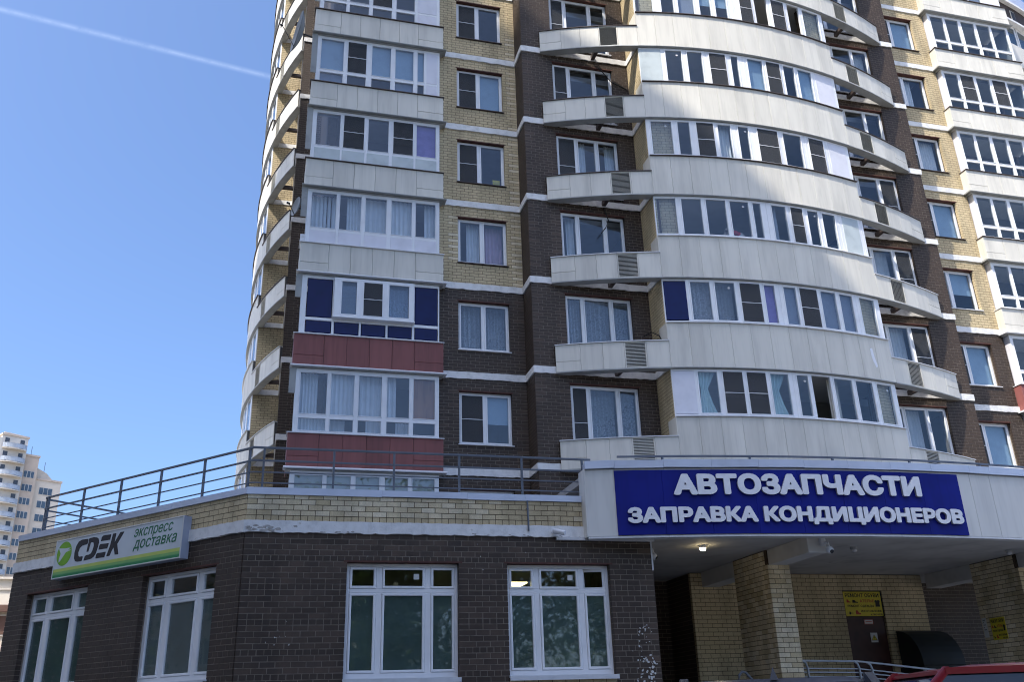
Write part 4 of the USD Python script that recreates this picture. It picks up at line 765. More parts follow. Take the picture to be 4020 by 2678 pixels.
def yellow_sign(name, label, fr, u0, u1, z0, z1, w, frame):
    p = thing(name, label, 'sign', (*fr.at((u0 + u1) / 2, w), z0)); H, Wd = z1 - z0, u1 - u0
    bp = MB().bev(fr, u0, u1, w, w + .012, z0, z1, .003).build('board', 'sign_yellow', p)
    if frame:
        m = MB(); 
        for a, b, c, d in ((u0 - .03, u1 + .03, z1, z1 + .035), (u0 - .03, u0, z0, z1), (u1, u1 + .03, z0, z1)): m.bev(fr, a, b, w - .01, w + .02, c, d, .004)
        m.build('frame', 'plastic_black', p)
    X = lambda f: u0 + Wd * f; Y = lambda f: z0 + H * f; w2 = w + .012
    flat_text(p, fr, 'РЕМОНТ ОБУВИ', X(.05), X(.95), Y(.77), Y(.93), w2, 'ink_black', bold=True); flat_text(p, fr, 'АТЕЛЬЕ', X(.42), X(.80), Y(.56), Y(.68), w2, 'ink_red', bold=True)
    flat_text(p, fr, 'РЕМОНТ ОДЕЖДЫ', X(.08), X(.78), Y(.35), Y(.46), w2, 'ink_black', bold=True); flat_text(p, fr, 'ИЗГОТОВЛЕНИЕ', X(.42), X(.97), Y(.16), Y(.25), w2, 'ink_black', bold=True); flat_text(p, fr, 'КЛЮЧЕЙ', X(.66), X(.97), Y(.03), Y(.12), w2, 'ink_black', bold=True)
    shoe = [(0, 0), (1, 0), (1, .28), (.62, .42), (.42, .95), (.05, 1), (0, .6)]; jac = [(.1, 0), (.9, 0), (.86, .62), (1, .66), (.92, .92), (.65, 1), (.5, .88), (.35, 1), (.08, .92), (0, .66), (.14, .62)]; key = [(0, .35), (.1, .1), (.35, .1), (.45, .4), (1, .4), (1, .55), (.45, .6), (.35, .9), (.1, .9)]
    for shp, a, b, c, d, mt in ((shoe, .07, .17, .55, .68, 'ink_red'), (shoe, .22, .37, .54, .66, 'ink_black'), (jac, .81, .96, .38, .66, 'ink_black'), (key, .09, .2, .05, .2, 'ink_black'), (shoe, .27, .4, .07, .24, 'ink_red')):
        MB().plate(fr, Polygon([(X(a + (b - a) * x), Y(c + (d - c) * y)) for x, y in shp]), w2 - .001, w2 + .002).build('picture', mt, p)
yellow_sign('repair_sign', 'framed yellow sign listing shoe and clothes repair above the dark door', FRONT, 14.10, 15.20, 2.20, 2.81, 2.155, True)
P2 = Fr(FRONT.at(16.60, 0), PHI - math.pi / 2)
yellow_sign('repair_sign', 'small unframed yellow sheet about repairs on the right brick pillar', P2, 4.25, 4.72, 1.42, 1.92, .004, False)
for nm, lab, fr, u0, u1, z0, z1, w, col in (('door_notice', 'small white framed notice just below the yellow sign on the door', FRONT, 14.60, 14.86, 2.0, 2.12, 2.152, 'paper'), ('poster', 'green advertising poster in the dark left end of the recess', FRONT, 8.35, 8.62, 1.45, 1.83, .473, 'green_logo'),
        ('poster', 'plain white sheet of paper pinned low in the dark left recess', FRONT, 8.50, 8.74, .92, 1.28, .473, 'paper'), ('poster', 'pale sheet of paper on the far edge of the right pillar', P2, 3.98, 4.12, 1.5, 1.95, .004, 'paper')):
    p = thing(nm, lab, 'notice', (*fr.at((u0 + u1) / 2, w), z0)); MB().bev(fr, u0, u1, w, w + .006, z0, z1, .002).build('sheet', col, p)
    if nm == 'door_notice':
        for a, b, c, d in ((u0, u1, z1 - .012, z1), (u0, u1, z0, z0 + .012), (u0, u0 + .012, z0, z1), (u1 - .012, u1, z0, z1)): MB().box(fr, a, b, w + .0062, w + .009, c, d).build('frame_bar', 'ink_red', p)
        MB().box(fr, u0 + .04, u1 - .04, w + .006, w + .0072, z0 + .05, z0 + .072).build('print', 'ink_red', p)
    else:
        for k in range(5): MB().box(fr, u0 + .03, u1 - .03 - .05 * (k % 2), w + .006, w + .0072, z1 - .06 - .055 * k, z1 - .045 - .055 * k).build('print', 'ink_black' if col == 'paper' else 'paper', p)
p = thing('warning_sign', 'white square with a yellow electrical hazard triangle on the dark door', 'sign', (*FRONT.at(14.82, 2.15), 1.55)); a, z = 14.72, 1.56
MB().bev(FRONT, a, a + .20, 2.152, 2.158, z, z + .23, .002).build('sheet', 'paper', p)
T_ = lambda s: Polygon([(a + .10 - .085 * s, z + .105 - .06 * s), (a + .10 + .085 * s, z + .105 - .06 * s), (a + .10, z + .105 + .085 * s)])
MB().plate(FRONT, T_(1), 2.1575, 2.1595).build('border', 'ink_black', p); MB().plate(FRONT, T_(.78), 2.1590, 2.1605).build('triangle', 'sign_yellow', p)
MB().plate(FRONT, Polygon([(a + .105, z + .155), (a + .085, z + .105), (a + .10, z + .105), (a + .092, z + .065), (a + .118, z + .115), (a + .102, z + .115), (a + .115, z + .155)]), 2.16, 2.1615).build('bolt', 'ink_black', p)

# ================================================================ railing on the annex roof
RL = thing('roof_railing', 'grey steel guard rail with four bars along the annex roof edge', 'railing', (*C0, CT))
wR = -.12; zr = [(4.83, .024), (4.585, .016), (4.365, .011), (4.165, .011)]
half = (AF - AL) / 2; cx = wR * math.tan(half)
cor = PF.at(-cx, wR); pts = [np.r_[PL.at(-6.60, wR), 0], np.r_[PL.at(-6.40, wR), 0]] 
lend = PL.at(-6.68, wR - .10); back = LEFTEND.at(-7.2, -.45)
p_end = PF.at(6.46, wR)
cw = [FRONT.at(u, farc(u) - .34) for u in np.linspace(6.4, 20, 16)]
for z, r in zr:
    m = MB()
    def bar(a, b, r=r): 
        d = np.r_[b - a, 0]; L = np.linalg.norm(d); fr = Fr(a, math.atan2(d[1], d[0])); m.bev(fr, 0, L, -r * (.9 if r > .013 else .8), r, z - r * (.75 if r > .02 else 1), z + r * (.75 if r > .02 else 1), .004)
    bar(PL.at(-6.55, wR), cor); bar(cor, PF.at(6.62, wR)); bar(lend, PL.at(-6.55, wR)); bar(lend, back)
    if r > .02:
        cz = 4.86
        for a, b in zip(cw[:-1], cw[1:]):
            d = b - a; fr = Fr(a, math.atan2(d[1], d[0])); m.bev(fr, -.005, np.linalg.norm(d) + .005, -.022, .024, cz - .018, cz + .018, .004)
    m.build('rail', 'rail_grey', RL)
def post(q, ang, z0=CT + .002, z1=4.812): MB().bev(Fr(q, ang), -.020, .020, -.020, .020, z0, z1, .004).build('post', 'rail_grey', RL)
for s in (.24, 1.52, 2.655, 3.92, 5.18, 6.44): post(PF.at(s, wR), AF)
for s in (-.155, -1.39, -2.67, -3.93, -5.18, -6.45): post(PL.at(s, wR), AL)
post(lend, AL); post(LEFTEND.at(-3.4, -.42), AL); post(back, AL)
for q in cw[1::2]: post(q, PHI, 4.51, 4.845)

# ================================================================ fittings on the annex and the canopy
def bullet_camera(q, ang, tilt, label, name='security_camera', dome=False):
    fr = Fr(q[:2], ang); p = thing(name, label, 'camera', q, 'security cameras') if False else thing(name, label, 'camera', q); z = q[2]
    m = MB(); m.tm(trimesh.creation.cylinder(.045, .02, sections=20, transform=trimesh.transformations.concatenate_matrices(trimesh.transformations.translation_matrix([*fr.at(0, .012), z]), trimesh.transformations.rotation_matrix(ang, [0, 0, 1]), trimesh.transformations.rotation_matrix(math.pi / 2, [1, 0, 0])))); m.build('mount', 'camera_white', p)
    a, b = np.r_[fr.at(0, .02), z], np.r_[fr.at(.03, .09), z - .02]; MB().tube([a, b], .014).build('arm', 'camera_white', p)
    d = np.r_[fr.t * math.cos(tilt) * .75 + fr.n * .66 * math.cos(tilt), -math.sin(tilt)]; d /= np.linalg.norm(d)
    MB().tube([b - d * .04, b + d * .16], .042, 16).build('body', 'camera_white', p, smooth=40); MB().tube([b + d * .161, b + d * .175], .036, 16).build('lens', 'lens_black', p); MB().tube([b - d * .05 + [0, 0, .012], b + d * .20 + [0, 0, .012]], .046, 12).build('hood', 'camera_white', p, smooth=40)
bullet_camera(np.r_[PF.at(5.72, .045), 3.335], AF, .28, 'white bullet camera on the plaster band left of the canopy')
def dome_camera(q, ang, label):
    p = thing('security_camera', label, 'camera', q); fr = Fr(q[:2], ang)
    MB().bev(fr, -.06, .06, -.03, .06, q[2] - .08, q[2] + .08, .01).build('mount', 'camera_white', p)
    MB().tube([np.r_[fr.at(.02, .05), q[2] - .02], np.r_[fr.at(.05, .13), q[2] - .04], np.r_[fr.at(.06, .14), q[2] - .14]], .024, 12).build('arm', 'camera_white', p, smooth=40)
    s = trimesh.creation.icosphere(3, .075); s.apply_translation([*fr.at(.06, .14), q[2] - .18]); MB().tm(s).build('head', 'camera_white', p, smooth=True)
    d = np.r_[fr.n * .8 + fr.t * .1, -.55]; d /= np.linalg.norm(d); c = np.r_[fr.at(.06, .14), q[2] - .18]; MB().tube([c + d * .06, c + d * .08], .04, 16).build('lens', 'lens_black', p)
dome_camera(np.r_[FRONT.at(10.5, 7.06), 3.14], PHI, 'white dome camera hanging on the end of the canopy beam')
dome_camera(np.r_[PF.at(FEND + .10, -.55), 3.16], AF + .9, 'small pale camera in the corner behind the brown wall under the canopy')
def ceiling_lamp(q, glow, label):
    p = thing('ceiling_lamp', label, 'lamp', q, 'lamps under the canopy'); m = trimesh.creation.cylinder(.075, .05, sections=24); m.apply_translation([q[0], q[1], q[2] - .027]); MB().tm(m).build('holder', 'flashing_grey' if not glow else 'camera_white', p)
    b = trimesh.creation.icosphere(3, .062); b.apply_scale([1, 1, .7]); b.apply_translation([q[0], q[1], q[2] - .075]); MB().tm(b).build('bulb', 'lamp_glow' if glow else 'lamp_clear', p, smooth=True)
ceiling_lamp(np.r_[FRONT.at(8.46, 5.86), SO], True, 'lit round lamp at the left under the canopy'); ceiling_lamp(np.r_[FRONT.at(11.96, 6.0), SO], False, 'unlit round lamp right of the canopy beam'); ceiling_lamp(np.r_[FRONT.at(16.0, 5.98), SO], False, 'unlit round lamp near the right pillar under the canopy')
m = MB(); m.tube([np.r_[PF.at(5.232, .026), CL + .002], np.r_[PF.at(5.228, .07), BL + .10]], .018, 8); dpipe = thing('drain_pipe', 'thin grey pipe crossing the yellow parapet bricks', 'pipe', np.r_[PF.at(5.23, .03), BL]); m.build('tube', 'rail_grey', dpipe)
MB().box(PF, 5.205, 5.255, .004, .03, CL - .16, CL - .14).build('clip', 'rail_grey', dpipe)
# the ramp's hand rails
RR = thing('ramp_railing', 'white tubular ramp railing with curved posts in front of the back wall', 'railing', (*FRONT.at(11.4, 4.3), G))
for dz in (0, -.16, -.24, -.33):
    MB().tube([np.r_[FRONT.at(11.34, 4.3), 1.03 + dz], np.r_[FRONT.at(12.75, 4.3), 1.0 + dz], np.r_[FRONT.at(13.4, 4.32), .93 + dz], np.r_[FRONT.at(15.4, 4.4), .70 + dz]], .022 if dz == 0 else .014, 8).build('rail', 'rail_white', RR, smooth=50)
for u in (11.42, 12.72, 13.05, 14.5):
    zt_ = np.interp(u, [11.3, 12.75, 13.4, 15.4], [1.03, 1.0, .93, .70]); MB().tube([np.r_[FRONT.at(u - .06, 4.30), zt_], np.r_[FRONT.at(u, 4.33), zt_ - .05], np.r_[FRONT.at(u + .03, 4.34), zt_ - .16], np.r_[FRONT.at(u + .03, 4.34), G]], .024, 8).build('post', 'rail_white', RR, smooth=50)
LPN = thing('handrail', 'short dark bent tube handrail standing left of the brick pillar', 'railing', (*FRONT.at(9.1, 5.8), G))
MB().tube([np.r_[FRONT.at(8.96, 5.8), G], np.r_[FRONT.at(8.96, 5.8), .55], np.r_[FRONT.at(8.99, 5.8), .70], np.r_[FRONT.at(9.06, 5.8), .76], np.r_[FRONT.at(9.14, 5.8), .74], np.r_[FRONT.at(9.34, 5.8), .52], np.r_[FRONT.at(9.9, 5.8), .05]], .026, 10).build('tube', 'rail_grey', LPN, smooth=50)
MB().tube([np.r_[FRONT.at(9.9, 5.8), .05], np.r_[FRONT.at(9.9, 5.8), G]], .026, 10).build('leg', 'rail_grey', LPN)
# dark hood over the basement stairs
HO = thing('stair_hood', 'dark arched hood over the basement stairs right of the door', 'canopy', (*FRONT.at(16.2, 3.0), G))
u0, u1 = 15.36, 16.56; A_ = np.linspace(0, math.pi / 2, 10); v = []
prof = [(2.32 + .85 * math.sin(a), .95 + .86 * math.cos(a)) for a in A_]
for u in (u0, u1): v += [(u, w, z) for w, z in prof] + [(u, w - .03, z - .03) for w, z in prof]
n = len(prof); f = [[i, i + 1, 2 * n + i + 1, 2 * n + i] for i in range(n - 1)] + [[n + i + 1, n + i, 3 * n + i, 3 * n + i + 1] for i in range(n - 1)] + [[i, n + i, n + i + 1, i + 1] for i in range(n - 1)] + [[2 * n + i + 1, 3 * n + i + 1, 3 * n + i, 2 * n + i] for i in range(n - 1)] + [[0, 2 * n, 3 * n, n], [n - 1, 2 * n - 1, 4 * n - 1, 3 * n - 1]]
MB().add(FRONT.p(v), f).build('shell', 'hood_dark', HO)
for u in (u0 + .02, u1 - .04): MB().plate(Fr(FRONT.at(u, 0), PHI - math.pi / 2), Polygon([(w, z - .03) for w, z in prof] + [(2.32, .92)]), -.01, .01).build('cheek', 'hood_dark', HO)
m = MB(); m.box(FRONT, u0, u1, 3.10, 3.17, G, .93); m.build('front_wall', 'hood_dark', HO); MB().box(FRONT, u0, u0 + .08, 2.25, 3.10, G, .93).build('side_wall', 'hood_dark', HO)

# dishes, boxes and cables on the tower
def dish(q, R, ang, label, tgt):
    p = thing('satellite_dish', label, 'satellite dish', q); c = np.array(q, float); d = np.array([math.cos(ang), math.sin(ang), .12]); d /= np.linalg.norm(d); a = np.cross(d, [0, 0, 1.]); a /= np.linalg.norm(a); b = np.cross(a, d)
    v, f, k, n = [], [], 7, 28
    for side in (0, 1):
        for i in range(k + 1):
            r = R * i / k
            for t in range(n): th = 2 * math.pi * t / n; v.append(c + a * r * math.cos(th) * .93 + b * r * math.sin(th) + d * (.28 * R * (i / k) ** 2 - .012 * side))
    for side in (0, 1):
        o = side * (k + 1) * n
        for i in range(k):
            for t in range(n):
                q4 = [o + i * n + t, o + i * n + (t + 1) % n, o + (i + 1) * n + (t + 1) % n, o + (i + 1) * n + t]; f.append(q4 if not side else q4[::-1])
    MB().add(v, f).build('reflector', 'dish_grey', p, smooth=50)
    MB().tube([c - d * .02, c - d * .22, np.array(tgt, float)], .025).build('mount', 'plastic_black', p)
    low = c - b * R * .9 + d * .25 * R; foc = c + d * R * .95
    MB().tube([low, foc], .012).build('feed_arm', 'plastic_black', p); MB().tube([foc - d * .02, foc + d * .07], .03).build('feed_horn', 'plastic_black', p)
dish(np.r_[FRONT.at(-.36, -.05), 20.02], .68, PHI + math.pi + .22, 'large grey satellite dish beside the upper loggia corner', np.r_[FRONT.at(.0, -.12), 19.98])
dish(np.r_[FRONT.at(-.13, -.12), 13.82], .30, PHI + math.pi + .42, 'small satellite dish beside the middle loggia corner', np.r_[FRONT.at(.02, -.2), 13.76])
p = thing('wall_box', 'small pale equipment box standing on the loggia corner ledge', 'equipment box', np.r_[FRONT.at(.06, -.1), 12.68]); MB().bev(FRONT, -.02, .14, -.2, .02, 12.68, 12.90, .01).build('case', 'camera_white', p); MB().box(FRONT, .02, .10, .021, .026, 12.78, 12.86).build('cover', 'duct_white', p)
for lab, pts in (('black cable sagging below the second balcony under the bay', [(9.0, .56, Z(3) - .05), (9.1, .62, Z(3) - .5), (9.0, .6, Z(3) - .75), (8.85, .58, Z(3) - .95)]), ('short black cable bent over the yellow side wall by the blue pane', [(9.95, .56, Z(1) + 1.35), (10.1, .8, Z(1) + 1.38), (10.19, 1.1, Z(1) + 1.15), (10.2, 1.25, Z(1) + .9)]), ('thin dark cable slanting across the brown wall below the top balcony', [(9.2, .56, Z(5) - .25), (9.6, .56, Z(5) - .75), (10.15, .57, Z(5) - 1.0)])):
    q = [np.r_[FRONT.at(u, w), z] for u, w, z in pts]; p = thing('cable', lab, 'cable', q[0]); MB().tube(q, .016, 6).build('strand', 'cable_black', p)
for lab, u, z, s in (('heap of pale bags with one red item behind the open bay pane', 12.72, Z(2) + 1.45, .5),):
    p = thing('stored_bags', lab, 'bags', np.r_[FRONT.at(u, 1.5), z])
    for k in range(7):
        b = trimesh.creation.icosphere(2, random.uniform(.10, .17)); b.apply_scale([1.2, 1, .8]); b.vertices += (meshkit.noise(b.vertices * 9, k)[:, None] - .5) * .09; b.apply_translation([*FRONT.at(u - .1 + (k % 3) * .17, arc(u) - .42 - .05 * (k % 2)), z + .12 + .13 * (k // 3)]); MB().tm(b).build('bag', 'clutter_pale' if k != 4 else 'clutter_red', p, smooth=True)

# ================================================================ parked cars
def hull(pts): return m3.Manifold.hull_points(np.asarray(pts, float))
def car(name, label, pos, heading, L, Wd, H, belt, paint, roof0, roof1, hood, fin=False, bars=False):
    """x' forward, y' left, z up. roof0/roof1: front and rear of the roof along x'; hood: height of the bonnet."""
    p = thing(name, label, 'car', (*pos, G)); c, s = math.cos(heading), math.sin(heading)
    def T(v): v = np.asarray(v, float); return np.c_[pos[0] + v[:, 0] * c - v[:, 1] * s, pos[1] + v[:, 0] * s + v[:, 1] * c, G + v[:, 2]]
    def put(nm, mesh, mat, sm=35):
        v, f, _ = meshkit.arrays(mesh); return MB().add(T(v), f).build(nm, mat, p, smooth=sm)
    h = Wd / 2; x1, x0 = L / 2, -L / 2
    low = []
    for x, zz, yy in ((x1, .32, h * .80), (x1, hood - .22, h * .80), (x1 - .12, hood - .10, h * .86), (roof0 + .75, hood, h * .93), (roof0 + .55, belt, h * .93), (x0 + .10, belt, h * .9), (x0, belt - .12, h * .84), (x0, .34, h * .82)): low += [(x, yy, zz), (x, -yy, zz)]
    for x in (x1 - .35, x0 + .35):
        for zz in (.25, .62): low += [(x, h, zz), (x, -h, zz)]
    body = hull(low)
    wx = (x1 - .82, x0 + .80); wr = .33
    for x in wx: body = body - m3.Manifold.cylinder(Wd + 1, wr + .06, circular_segments=36).translate((0, 0, -(Wd + 1) / 2)).rotate((90, 0, 0)).translate((x, 0, wr))
    bp = put('body', body, paint)
    top = H - .05; yr = h * .70; yb = h * .88
    glass = hull([(roof0 + .62, yb, belt - .02), (roof0 + .62, -yb, belt - .02), (x0 + .16, yb, belt - .02), (x0 + .16, -yb, belt - .02), (roof0, yr, top - .01), (roof0, -yr, top - .01), (roof1, yr, top - .01), (roof1, -yr, top - .01)])
    put('window_glass', glass, 'car_glass')
    rp = []
    for x, dz, k in ((roof0 + .05, -.005, 1.0), (roof0 - .25, .035, .97), ((roof0 + roof1) / 2, .05, .95), (roof1 + .25, .035, .97), (roof1 - .06, -.01, 1.0)):
        rp += [(x, yr * k + .02, top + dz - .03), (x, -yr * k - .02, top + dz - .03), (x, yr * k * .82, top + dz), (x, -yr * k * .82, top + dz)]
    put('roof', hull(rp), paint, 50)
    def strut(a, b, r, mat=paint, nm='pillar'): put(nm, hull(np.vstack([np.array(a) + np.array(o) * r for o in np.array(np.meshgrid([-1, 1], [-.6, .6], [-1, 1])).reshape(3, -1).T] + [np.array(b) + np.array(o) * r for o in np.array(np.meshgrid([-1, 1], [-.6, .6], [-1, 1])).reshape(3, -1).T])), mat)
    xm = (roof0 + roof1) / 2 - .02
    for sg in (-1, 1):
        strut((roof0 + .62, sg * yb, belt), (roof0 + .01, sg * yr, top), .022); strut((xm + .04, sg * (yb + .005), belt), (xm, sg * (yr + .008), top), .032); strut((x0 + .18, sg * yb, belt), (roof1, sg * yr, top), .045)
        strut((roof0, sg * (yr + .012), top - .012), (roof1, sg * (yr + .012), top - .012), .026, paint, 'roof_rail' if bars else 'gutter')
        put('door_handle', trimesh.creation.box((.16, .03, .03), trimesh.transformations.translation_matrix((xm + .28, sg * (h * .955), belt - .12))), paint)
        put('mirror', hull([(roof0 + .55 + a, sg * (h + .02 + b), belt + .03 + z) for a in (-.05, .06) for b in (0, .14) for z in (-.04, .09)]), paint)
        put('headlight', trimesh.creation.box((.10, .34, .14), trimesh.transformations.translation_matrix((x1 - .06, sg * h * .58, hood - .22))), 'lamp_clear'); put('tail_light', trimesh.creation.box((.08, .22, .24), trimesh.transformations.translation_matrix((x0 + .03, sg * h * .68, belt - .24))), 'ink_red')
        for x in wx:
            ty = trimesh.creation.torus(wr - .09, .09, 28, 10); ty.apply_scale([1, 1, 1.1]); ty.apply_transform(trimesh.transformations.rotation_matrix(math.pi / 2, [1, 0, 0])); ty.apply_translation((x, sg * (h - .11), wr))
            q = put('tyre', ty, 'tyre', 50); rm = trimesh.creation.cylinder(wr - .11, .10, sections=28); rm.apply_transform(trimesh.transformations.rotation_matrix(math.pi / 2, [1, 0, 0])); rm.apply_translation((x, sg * (h - .10), wr)); put('rim', rm, 'rim')
    put('bumper', trimesh.creation.box((.10, Wd * .78, .18), trimesh.transformations.translation_matrix((x1 + .0, 0, .42))), 'plastic_black'); put('bumper', trimesh.creation.box((.10, Wd * .80, .18), trimesh.transformations.translation_matrix((x0 - .0, 0, .44))), 'plastic_black')
    put('floor', trimesh.creation.box((L - .5, Wd - .3, .1), trimesh.transformations.translation_matrix((0, 0, .28))), 'plastic_black')
    if fin: put('antenna_fin', hull([(roof1 + .10, .03, top + .02), (roof1 + .10, -.03, top + .02), (roof1 + .34, 0, top + .04), (roof1 + .12, 0, top + .11), (roof1 + .16, 0, top + .10)]), 'car_blue')
    return p
car('red_car', 'dark red high-roofed car parked at the right below the canopy', (4.22, 8.6), math.pi - .04, 4.5, 1.78, 1.63, 1.06, 'car_red', .72, -1.72, .98, bars=False)
car('blue_car', 'dark blue saloon roof with antenna fin in front of the pillar', (1.98, 7.9), math.radians(78), 4.5, 1.76, 1.535, .98, 'car_blue', .35, -1.15, .90, fin=True)

# ================================================================ the far buildings on the left and the wing on the right
KF = 180 / 190.0
FA = Fr((-110.2 * KF + .6, 178.0), math.radians(48))
FT = thing('far_tower', 'pale high apartment block with rounded balconies rising far behind the railing', 'apartment building', (*FA.at(5, 0), G))
def far_block(u0, u1, w, top, mat, depth=12.0): 
    p = MB().box(FA, u0, u1, w - depth, w, G, top).build('wall', mat, FT); MB().box(FA, u0 - .15, u1 + .15, w - depth, w + .15, top + .002, top + .4).build('cornice', 'far_beige', FT); return p
TA, TB, TC = 56.6, 53.3, 50.4
wa = far_block(0, 5.0, 0, TA, 'far_white'); wb = far_block(5.003, 8.0, -.8, TB, 'far_beige'); wc = far_block(8.003, 13.5, -1.6, TC - 1.5, 'far_beige_light')
def poly_wall(fr, pts, w0, w1, nm, mat): MB().plate(fr, Polygon(pts), w0, w1).build(nm, mat, FT)
poly_wall(FA, [(.3, TA + .4), (4.9, TA + .4), (4.7, TA + .75), (.6, TA + .95)], -6, -1.0, 'roof_gable', 'far_beige_light'); poly_wall(FA, [(8.2, TC - 1.1), (11.8, TC - 1.1), (10.4, TC + .2), (8.5, TC + 1.0)], -7, -2.0, 'roof_gable', 'far_beige_light')
MB().box(FA, -9, -.003, -12, .0, G, TA - .6).build('wall', 'far_cream', FT)
for k in range(19):
    z = TA - 2.6 - 2.78 * k
    if z < 2: break
    a = np.linspace(0, 1, 9); out = [( .2 + 4.7 * x, .25 + .9 * math.sin(math.pi * min(1, max(0, x)))** .6) for x in a]
    m = MB(); m.prism(FA, [(.2, .003)] + out + [(4.9, .003)], z - .16, z); bp = m.build('balcony', 'far_white', FT)
    m = MB()
    for (ua, wa_), (ub_, wb_) in zip(out[:-1], out[1:]):
        fr, L = FA.sub((ua, wa_ - .06), (ub_, wb_ - .06)); m.box(fr, 0, L, -.03, .03, z + .95, z + 1.02); m.box(fr, 0, L, -.012, .012, z + .10, z + .92)
    m.build('balcony_rail', 'far_rail', bp)
    for u in (.55, 3.5): MB().box(FA, u, u + .85, .004, .05, z + .02, z + 2.1).build('balcony_door', 'far_dark', FT)
    if k >= 2:
        fp = MB().box(FA, 5.4, 7.5, -.796, -.74, z + .75 - .4, z + 2.2 - .4).build('window', 'far_white', FT)
        for u in (5.46, 6.16, 6.86): MB().box(FA, u, u + .58, -.739, -.72, z + .42, z + 1.74).build('pane', 'far_glass', fp)
        if k >= 3:
            fp = MB().box(FA, 9.2, 11.9, -1.596, -1.54, z + .3, z + 1.8).build('window', 'far_white', FT)
            for u in (9.27, 10.16, 11.05): MB().box(FA, u, u + .80, -1.539, -1.52, z + .36, z + 1.74).build('pane', 'far_glass', fp)
for x, y, h in ((2, -3, .9), (7, -3, -.6), (10.5, -4, -3.2)): MB().tube([np.r_[FA.at(x, y), TB - 2], np.r_[FA.at(x, y), TA + h]], .05, 5).build('aerial', 'far_dark', FT)
CRF = Fr((-40.0, 62.0), math.radians(20))
CB = thing('cream_house', 'low cream building with brown glazed band behind the left corner', 'building', (*CRF.at(4, 0), G))
MB().box(CRF, -8, 8.0, -8, 0, 8.2, 9.9).build('upper_wall', 'far_cream', CB); MB().box(CRF, -8, 8.25, -8, .25, 7.75, 8.198).build('cornice', 'roof_brown', CB); MB().box(CRF, -8, 7.85, -8, -.25, G, 7.748).build('wall', 'far_beige_light', CB)
MB().box(CRF, -8, 8.1, .002, .08, 9.2, 9.3).build('moulding', 'far_white', CB); MB().box(CRF, -8, 8.2, -7.9, .2, 9.902, 10.05).build('coping', 'far_white', CB)
for k in range(7):
    u = -6 + 2 * k; wp = MB().box(CRF, u, u + 1.7, -.246, -.16, 6.2, 7.6).build('window', 'far_white', CB); MB().box(CRF, u + .1, u + 1.6, -.159, -.14, 6.3, 7.5).build('pane', 'roof_brown' if k % 2 else 'far_glass', wp)
    wp = MB().box(CRF, u, u + 1.7, -.246, -.16, 3.0, 5.2).build('window', 'far_white', CB); MB().box(CRF, u + .1, u + 1.6, -.159, -.14, 3.1, 5.1).build('pane', 'far_glass', wp)

WG = Fr((23.58, 34.4), math.radians(30.5))
RW = thing('right_wing', 'curving brown and white tower wing just showing at the top right edge', 'apartment building', (*WG.at(2, 0), ROOFP))
def wc_(u): return -((max(0, u - 1.0)) ** 2) / 22.0
UW = np.linspace(-4, 8, 25)
def ribbon(nm, mat, w0, w1, z0, z1, ua=-4, ub_=8, parent=None):
    m = MB(); us = [u for u in UW if ua - 1e-6 <= u <= ub_ + 1e-6]
    for a, b in zip(us[:-1], us[1:]):
        fr, L = WG.sub((a, wc_(a)), (b, wc_(b))); m.box(fr, 0, L, w0, w1, z0, z1)
    return m.build(nm, mat, parent or RW)
ribbon('brown_band', 'brown_brick_set', -.5, 0, 29.98, 31.0); ribbon('cornice', 'render_white', -.6, .18, 31.003, 31.13); ribbon('attic', 'parapet_metal', -.6, -.05, 31.133, 32.35); ribbon('cornice', 'render_white', -.5, .14, 29.86, 29.977)
hp = MB(); fr, L = WG.sub((.8, wc_(.8)), (1.3, wc_(1.3))); hp.box(fr, .02, .34, .002, .03, 30.12, 30.72); hp = hp.build('hatch', 'panel_cream', RW); MB().box(fr, .05, .31, .031, .04, 30.16, 30.68).build('opening', 'plastic_black', hp)
zz = 29.86
for k in range(9):
    zb = zz - 2.8 * k
    ribbon('inner_wall', 'panel_white', -.5, -.35, zb - 1.5, zb - .003); ribbon('balcony_band', 'panel_cream', -.5, 0.1, zb - 2.8 + .02, zb - 1.5)
    for a in np.arange(-3.6, 7.4, .95):
        fr, L = WG.sub((a, wc_(a) - .12), (a + .82, wc_(a + .82) - .12)); m = MB()
        for c, d, e, f_ in ((0, L, zb - 1.49, zb - 1.40), (0, L, zb - .12, zb - .01), (0, .06, zb - 1.4, zb - .12), (L - .06, L, zb - 1.4, zb - .12)): m.box(fr, c, d, -.06, .0, e, f_)
        wp = m.build('window', 'pvc_white', RW); MB().box(fr, .06, L - .06, -.03, -.02, zb - 1.4, zb - .12).build('pane', 'glass_tint', wp)
ribbon('lower_wall', 'brown_brick_set', -.5, -.1, ROOFP, zz - 2.8 * 9)
MB().prism(WG, [(-4, -.6), (8, -2.9), (8, -9), (-4, -9)], 31.0, 31.4).build('roof', 'concrete', RW)

